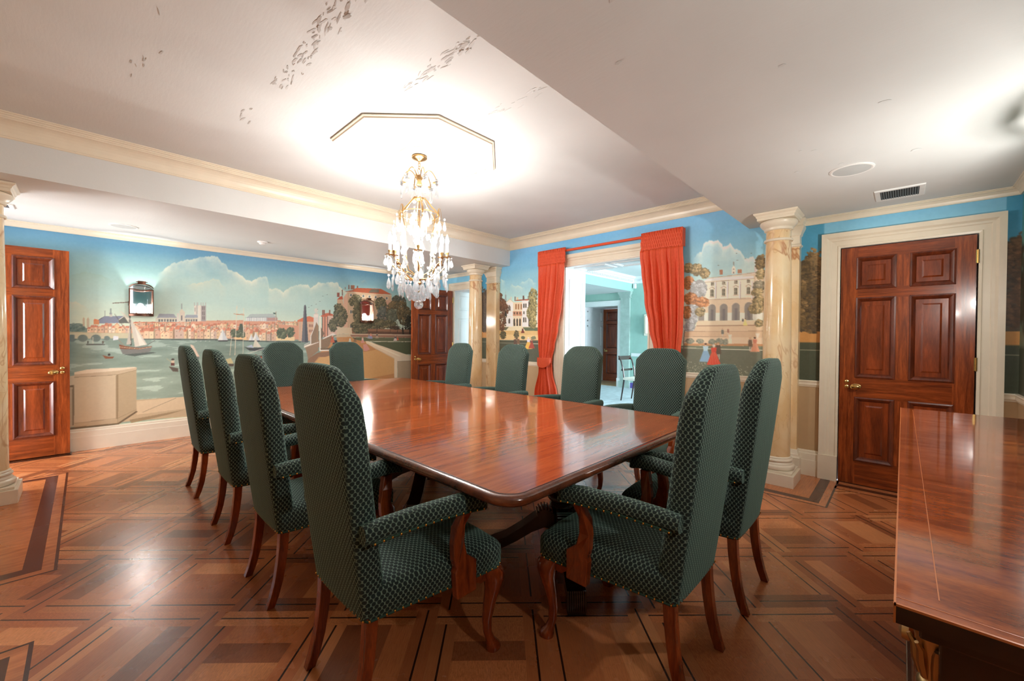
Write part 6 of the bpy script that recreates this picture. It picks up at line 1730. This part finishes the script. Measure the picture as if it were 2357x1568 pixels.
        c = np.array(base)[None, None, :]+(np.array(bright)-np.array(base))[None, None, :]*lit[..., None]
        a = (cov*np.clip(.45+.8*nz, 0, 1)*np.maximum(lit, .6))[..., None]
        s.C[j0:j1, i0:i1] = s.C[j0:j1, i0:i1]*(1-a)+c*a
    def houses(s, x0, z0, x1, z1, h0, h1, n, seed):
        r = random.Random(seed); wls = ((226,198,166),(214,180,148),(232,212,188),(206,170,146),(218,190,150),(200,176,160),(228,206,170)); rfs = ((206,132,104),(214,144,116),(190,118,94),(200,134,108))
        n = int(n*1.45)
        for k in range(n):
            t = (k+r.uniform(-.1,.2))/n; wd = (x1-x0)/n*r.uniform(.95,1.35); xa = x0+(x1-x0)*t; zb = z0+(z1-z0)*t; h = (h0+(h1-h0)*t)*r.uniform(.62,1.05); xb = xa+wd
            wc = r.choice(wls); rc = r.choice(rfs); rh = h*r.uniform(.22,.36); sp = r.random(); zt = zb+h-rh
            if sp < .35:
                s.poly(wc, [xa,zb,xb,zb,xb,zt,(xa+xb)/2,zt+rh,xa,zt]); s.line(rc, .006, [xa-.003,zt,(xa+xb)/2,zt+rh,xb+.003,zt])
            else:
                m = xa+wd*r.uniform(.55,.75); dk = [c*.72 for c in wc]
                s.poly(wc, [xa,zb,m,zb,m,zt,xa,zt]); s.poly(dk, [m,zb,xb,zb,xb,zt,(m+xb)/2,zt+rh,m,zt]); s.poly(rc, [xa-.004,zt,m,zt,(m+xb)/2,zt+rh,xa+wd*.14,zt+rh*.95])
            if r.random() < .5: s.poly([c*.7 for c in rc], [xa+wd*.3,zt+rh*.5,xa+wd*.36,zt+rh*.5,xa+wd*.36,zt+rh*1.2,xa+wd*.3,zt+rh*1.2])
            nf = max(1, int((h-rh)/.045)); nw = max(1, int(wd*.6/.030))
            for i in range(nf):
                for j in range(nw):
                    wx = xa+wd*.6*(j+.5)/nw; wz = zb+(h-rh)*(i+.45)/nf; s.poly((140,116,100), [wx-.004,wz,wx+.004,wz,wx+.004,wz+.014,wx-.004,wz+.014])
    def run(s, ops):
        for o in ops:
            k = o[0]
            if k == 'g':
                zs = np.array([a for a, _ in o[1]][::-1]); cs = np.array([c for _, c in o[1]][::-1], float)
                s.C[:] = np.stack([np.interp(s.Z, zs, cs[:, i]) for i in range(3)], 1)[:, None, :]
                n = vnoise(s.C.shape[:2], 60, 5, 4.0)-.5; s.C += (n*26)[..., None]*np.array([1.1, .7, .35])
            elif k == 'n':
                n = np.clip(vnoise(s.C.shape[:2], 50, 8, 5.0)*2.4-.9, 0, 1); zz = np.clip(1-np.abs(s.Z-sum(o[2])/2)/((o[2][1]-o[2][0])/2), 0, 1)
                a = (n*zz[:, None]*o[3])[..., None]; s.C = s.C*(1-a)+np.array(o[1])*a
            elif k in 'pq': s.poly(o[1], o[2])
            elif k in ('l', 'ql'): s.line(o[1], o[2], o[3])
            elif k == 'e': s.ell(*o[1:])
            elif k == 't': s.tree(*o[1:])
            elif k == 'c': s.cloud(*o[1:])
            elif k == 'h': s.houses(*o[1:])
            elif k == 'wv':      # water: tone gradient, ripples
                i0, i1, j0, j1 = s.win(*o[3], *o[4]); n = vnoise((j1-j0, i1-i0), 16, o[5], 5.0); t = np.clip((o[4][1]-s.Z[j0:j1])/(o[4][1]-.75), 0, 1)[:, None]
                c = np.array(o[1])+(np.array(o[2])-np.array(o[1]))*t[..., None]; c = c+((n-.5)*40)[..., None]+np.where(n > .66, 24, 0)[..., None]
                s.C[j0:j1, i0:i1] = c
            elif k == 'sp':      # little daisies on the lawn
                r = random.Random(o[5])
                for _ in range(o[4]*3): s.ell(o[1], r.uniform(*o[2]), r.uniform(*o[3]), .004, .003)
    def mesh(s, name, axis, at, mat, holes=(), gain=1.08):
        """wall-mounted paint layer: one fine grid with the picture as colours of its points"""
        C = s.C.reshape(s.nz, 2, s.nx, 2, 3).mean((1, 3)) + (vnoise((s.nz, s.nx), 3, 2)[..., None]-.5)*7
        C = np.clip(C*gain/255, 0, 1); C = np.where(C <= .04045, C/12.92, ((C+.055)/1.055)**2.4)
        xs = s.x0+np.arange(s.nx)*(s.x1-s.x0)/(s.nx-1); zs = s.z0+np.arange(s.nz)*(s.z1-s.z0)/(s.nz-1)
        Xg, Zg = np.meshgrid(xs, zs); at_ = np.full(Xg.shape, at)
        co = np.stack([Xg, at_, Zg] if axis == 'Y' else [at_, Xg, Zg], -1).reshape(-1, 3)
        i = np.arange(s.nx-1)[None, :]+s.nx*np.arange(s.nz-1)[:, None]; keep = np.ones(i.shape, bool)
        for a, b, c, d in holes:
            keep &= ~((xs[:-1][None, :] > a) & (xs[1:][None, :] < b) & (zs[:-1][:, None] > c) & (zs[1:][:, None] < d))
        q = np.stack([i, i+1, i+1+s.nx, i+s.nx] if axis == 'Y' else [i, i+s.nx, i+1+s.nx, i+1], -1)[keep]
        used = np.zeros(len(co), bool); used[q.ravel()] = True; new = np.cumsum(used)-1; q = new[q]; co = co[used]; col = C.reshape(-1, 3)[used]
        me = bpy.data.meshes.new(name); me.vertices.add(len(co)); me.vertices.foreach_set('co', co.astype(np.float32).ravel())
        me.loops.add(q.size); me.loops.foreach_set('vertex_index', q.astype(np.int32).ravel()); me.polygons.add(len(q)); me.polygons.foreach_set('loop_start', np.arange(0, q.size, 4, dtype=np.int32))
        me.update(calc_edges=True)
        ca = me.color_attributes.new('paint', 'FLOAT_COLOR', 'POINT'); ca.data.foreach_set('color', np.concatenate([col, np.ones((len(col), 1))], 1).astype(np.float32).ravel())
        me.materials.append(mat); o = bpy.data.objects.new(name, me); COL.objects.link(o); return o
cv = Canvas(XN, XE, .20, 2.40, .0062); cv.run(MURAL['left'])
o = cv.mesh('river_mural', 'Y', YL, M['mural']); tag(o, 'painted river mural with sailing boats, red-roofed town and walled garden', 'mural', kind='thing')
cv = Canvas(YR, YL, .86, 2.70, .0066); cv.run(MURAL['back'])
o = cv.mesh('park_mural', 'X', XE, M['mural'], ((OP1[0]-.01, OP1[1]+.01, 0, OP1[2]), (OP2[0]-.01, OP2[1]+.01, 0, OP2[2]), (DR3[0]-.02, DR3[1]+.02, 0, DR3[2]+.01), (YB+.01, YL+1, ZL+.005, 9), (YR-1, YS-.01, ZL+.005, 9)), 1.22)
tag(o, 'painted mural of country houses and strolling figures round the curtained opening', 'mural', kind='thing')
# painted stone dado below the rail, and the plainer right-hand wall
dd = MB()
for a, b in ((YR, DR3[0]-.02), (DR3[1]+.02, OP1[0]), (OP1[1], OP2[0]), (OP2[1], YL)): dd.box(XE-.0005, XE+.003, a, b, 0, .862)
struct(dd.build('wall_back_dado', M['stone_paint']))
cv = Canvas(XN, XE, .86, 2.40, .03)
cv.run([('g', [(2.40,(70,150,160)),(2.05,(96,160,150)),(1.9,(120,150,130)),(.8,(90,90,70))]), ('q',(60,66,50),[XN,.86,XE,.86,XE,1.26,XN,1.26]), ('t',((30,30,24),(66,60,40),(96,86,60)),4.2,1.7,.7,.45,900,.03,7), ('t',((40,44,34),(80,84,60),(120,116,86)),1.8,1.6,1.2,.45,900,.04,8)])
o = cv.mesh('tree_mural', 'Y', YR, M['mural']); tag(o, 'painted mural of dark trees on the wall above the sideboard', 'mural', kind='thing')
struct(MB().box(XN, XE, YR-.003, YR+.0005, 0, .862).build('wall_right_dado', M['stone_paint']))
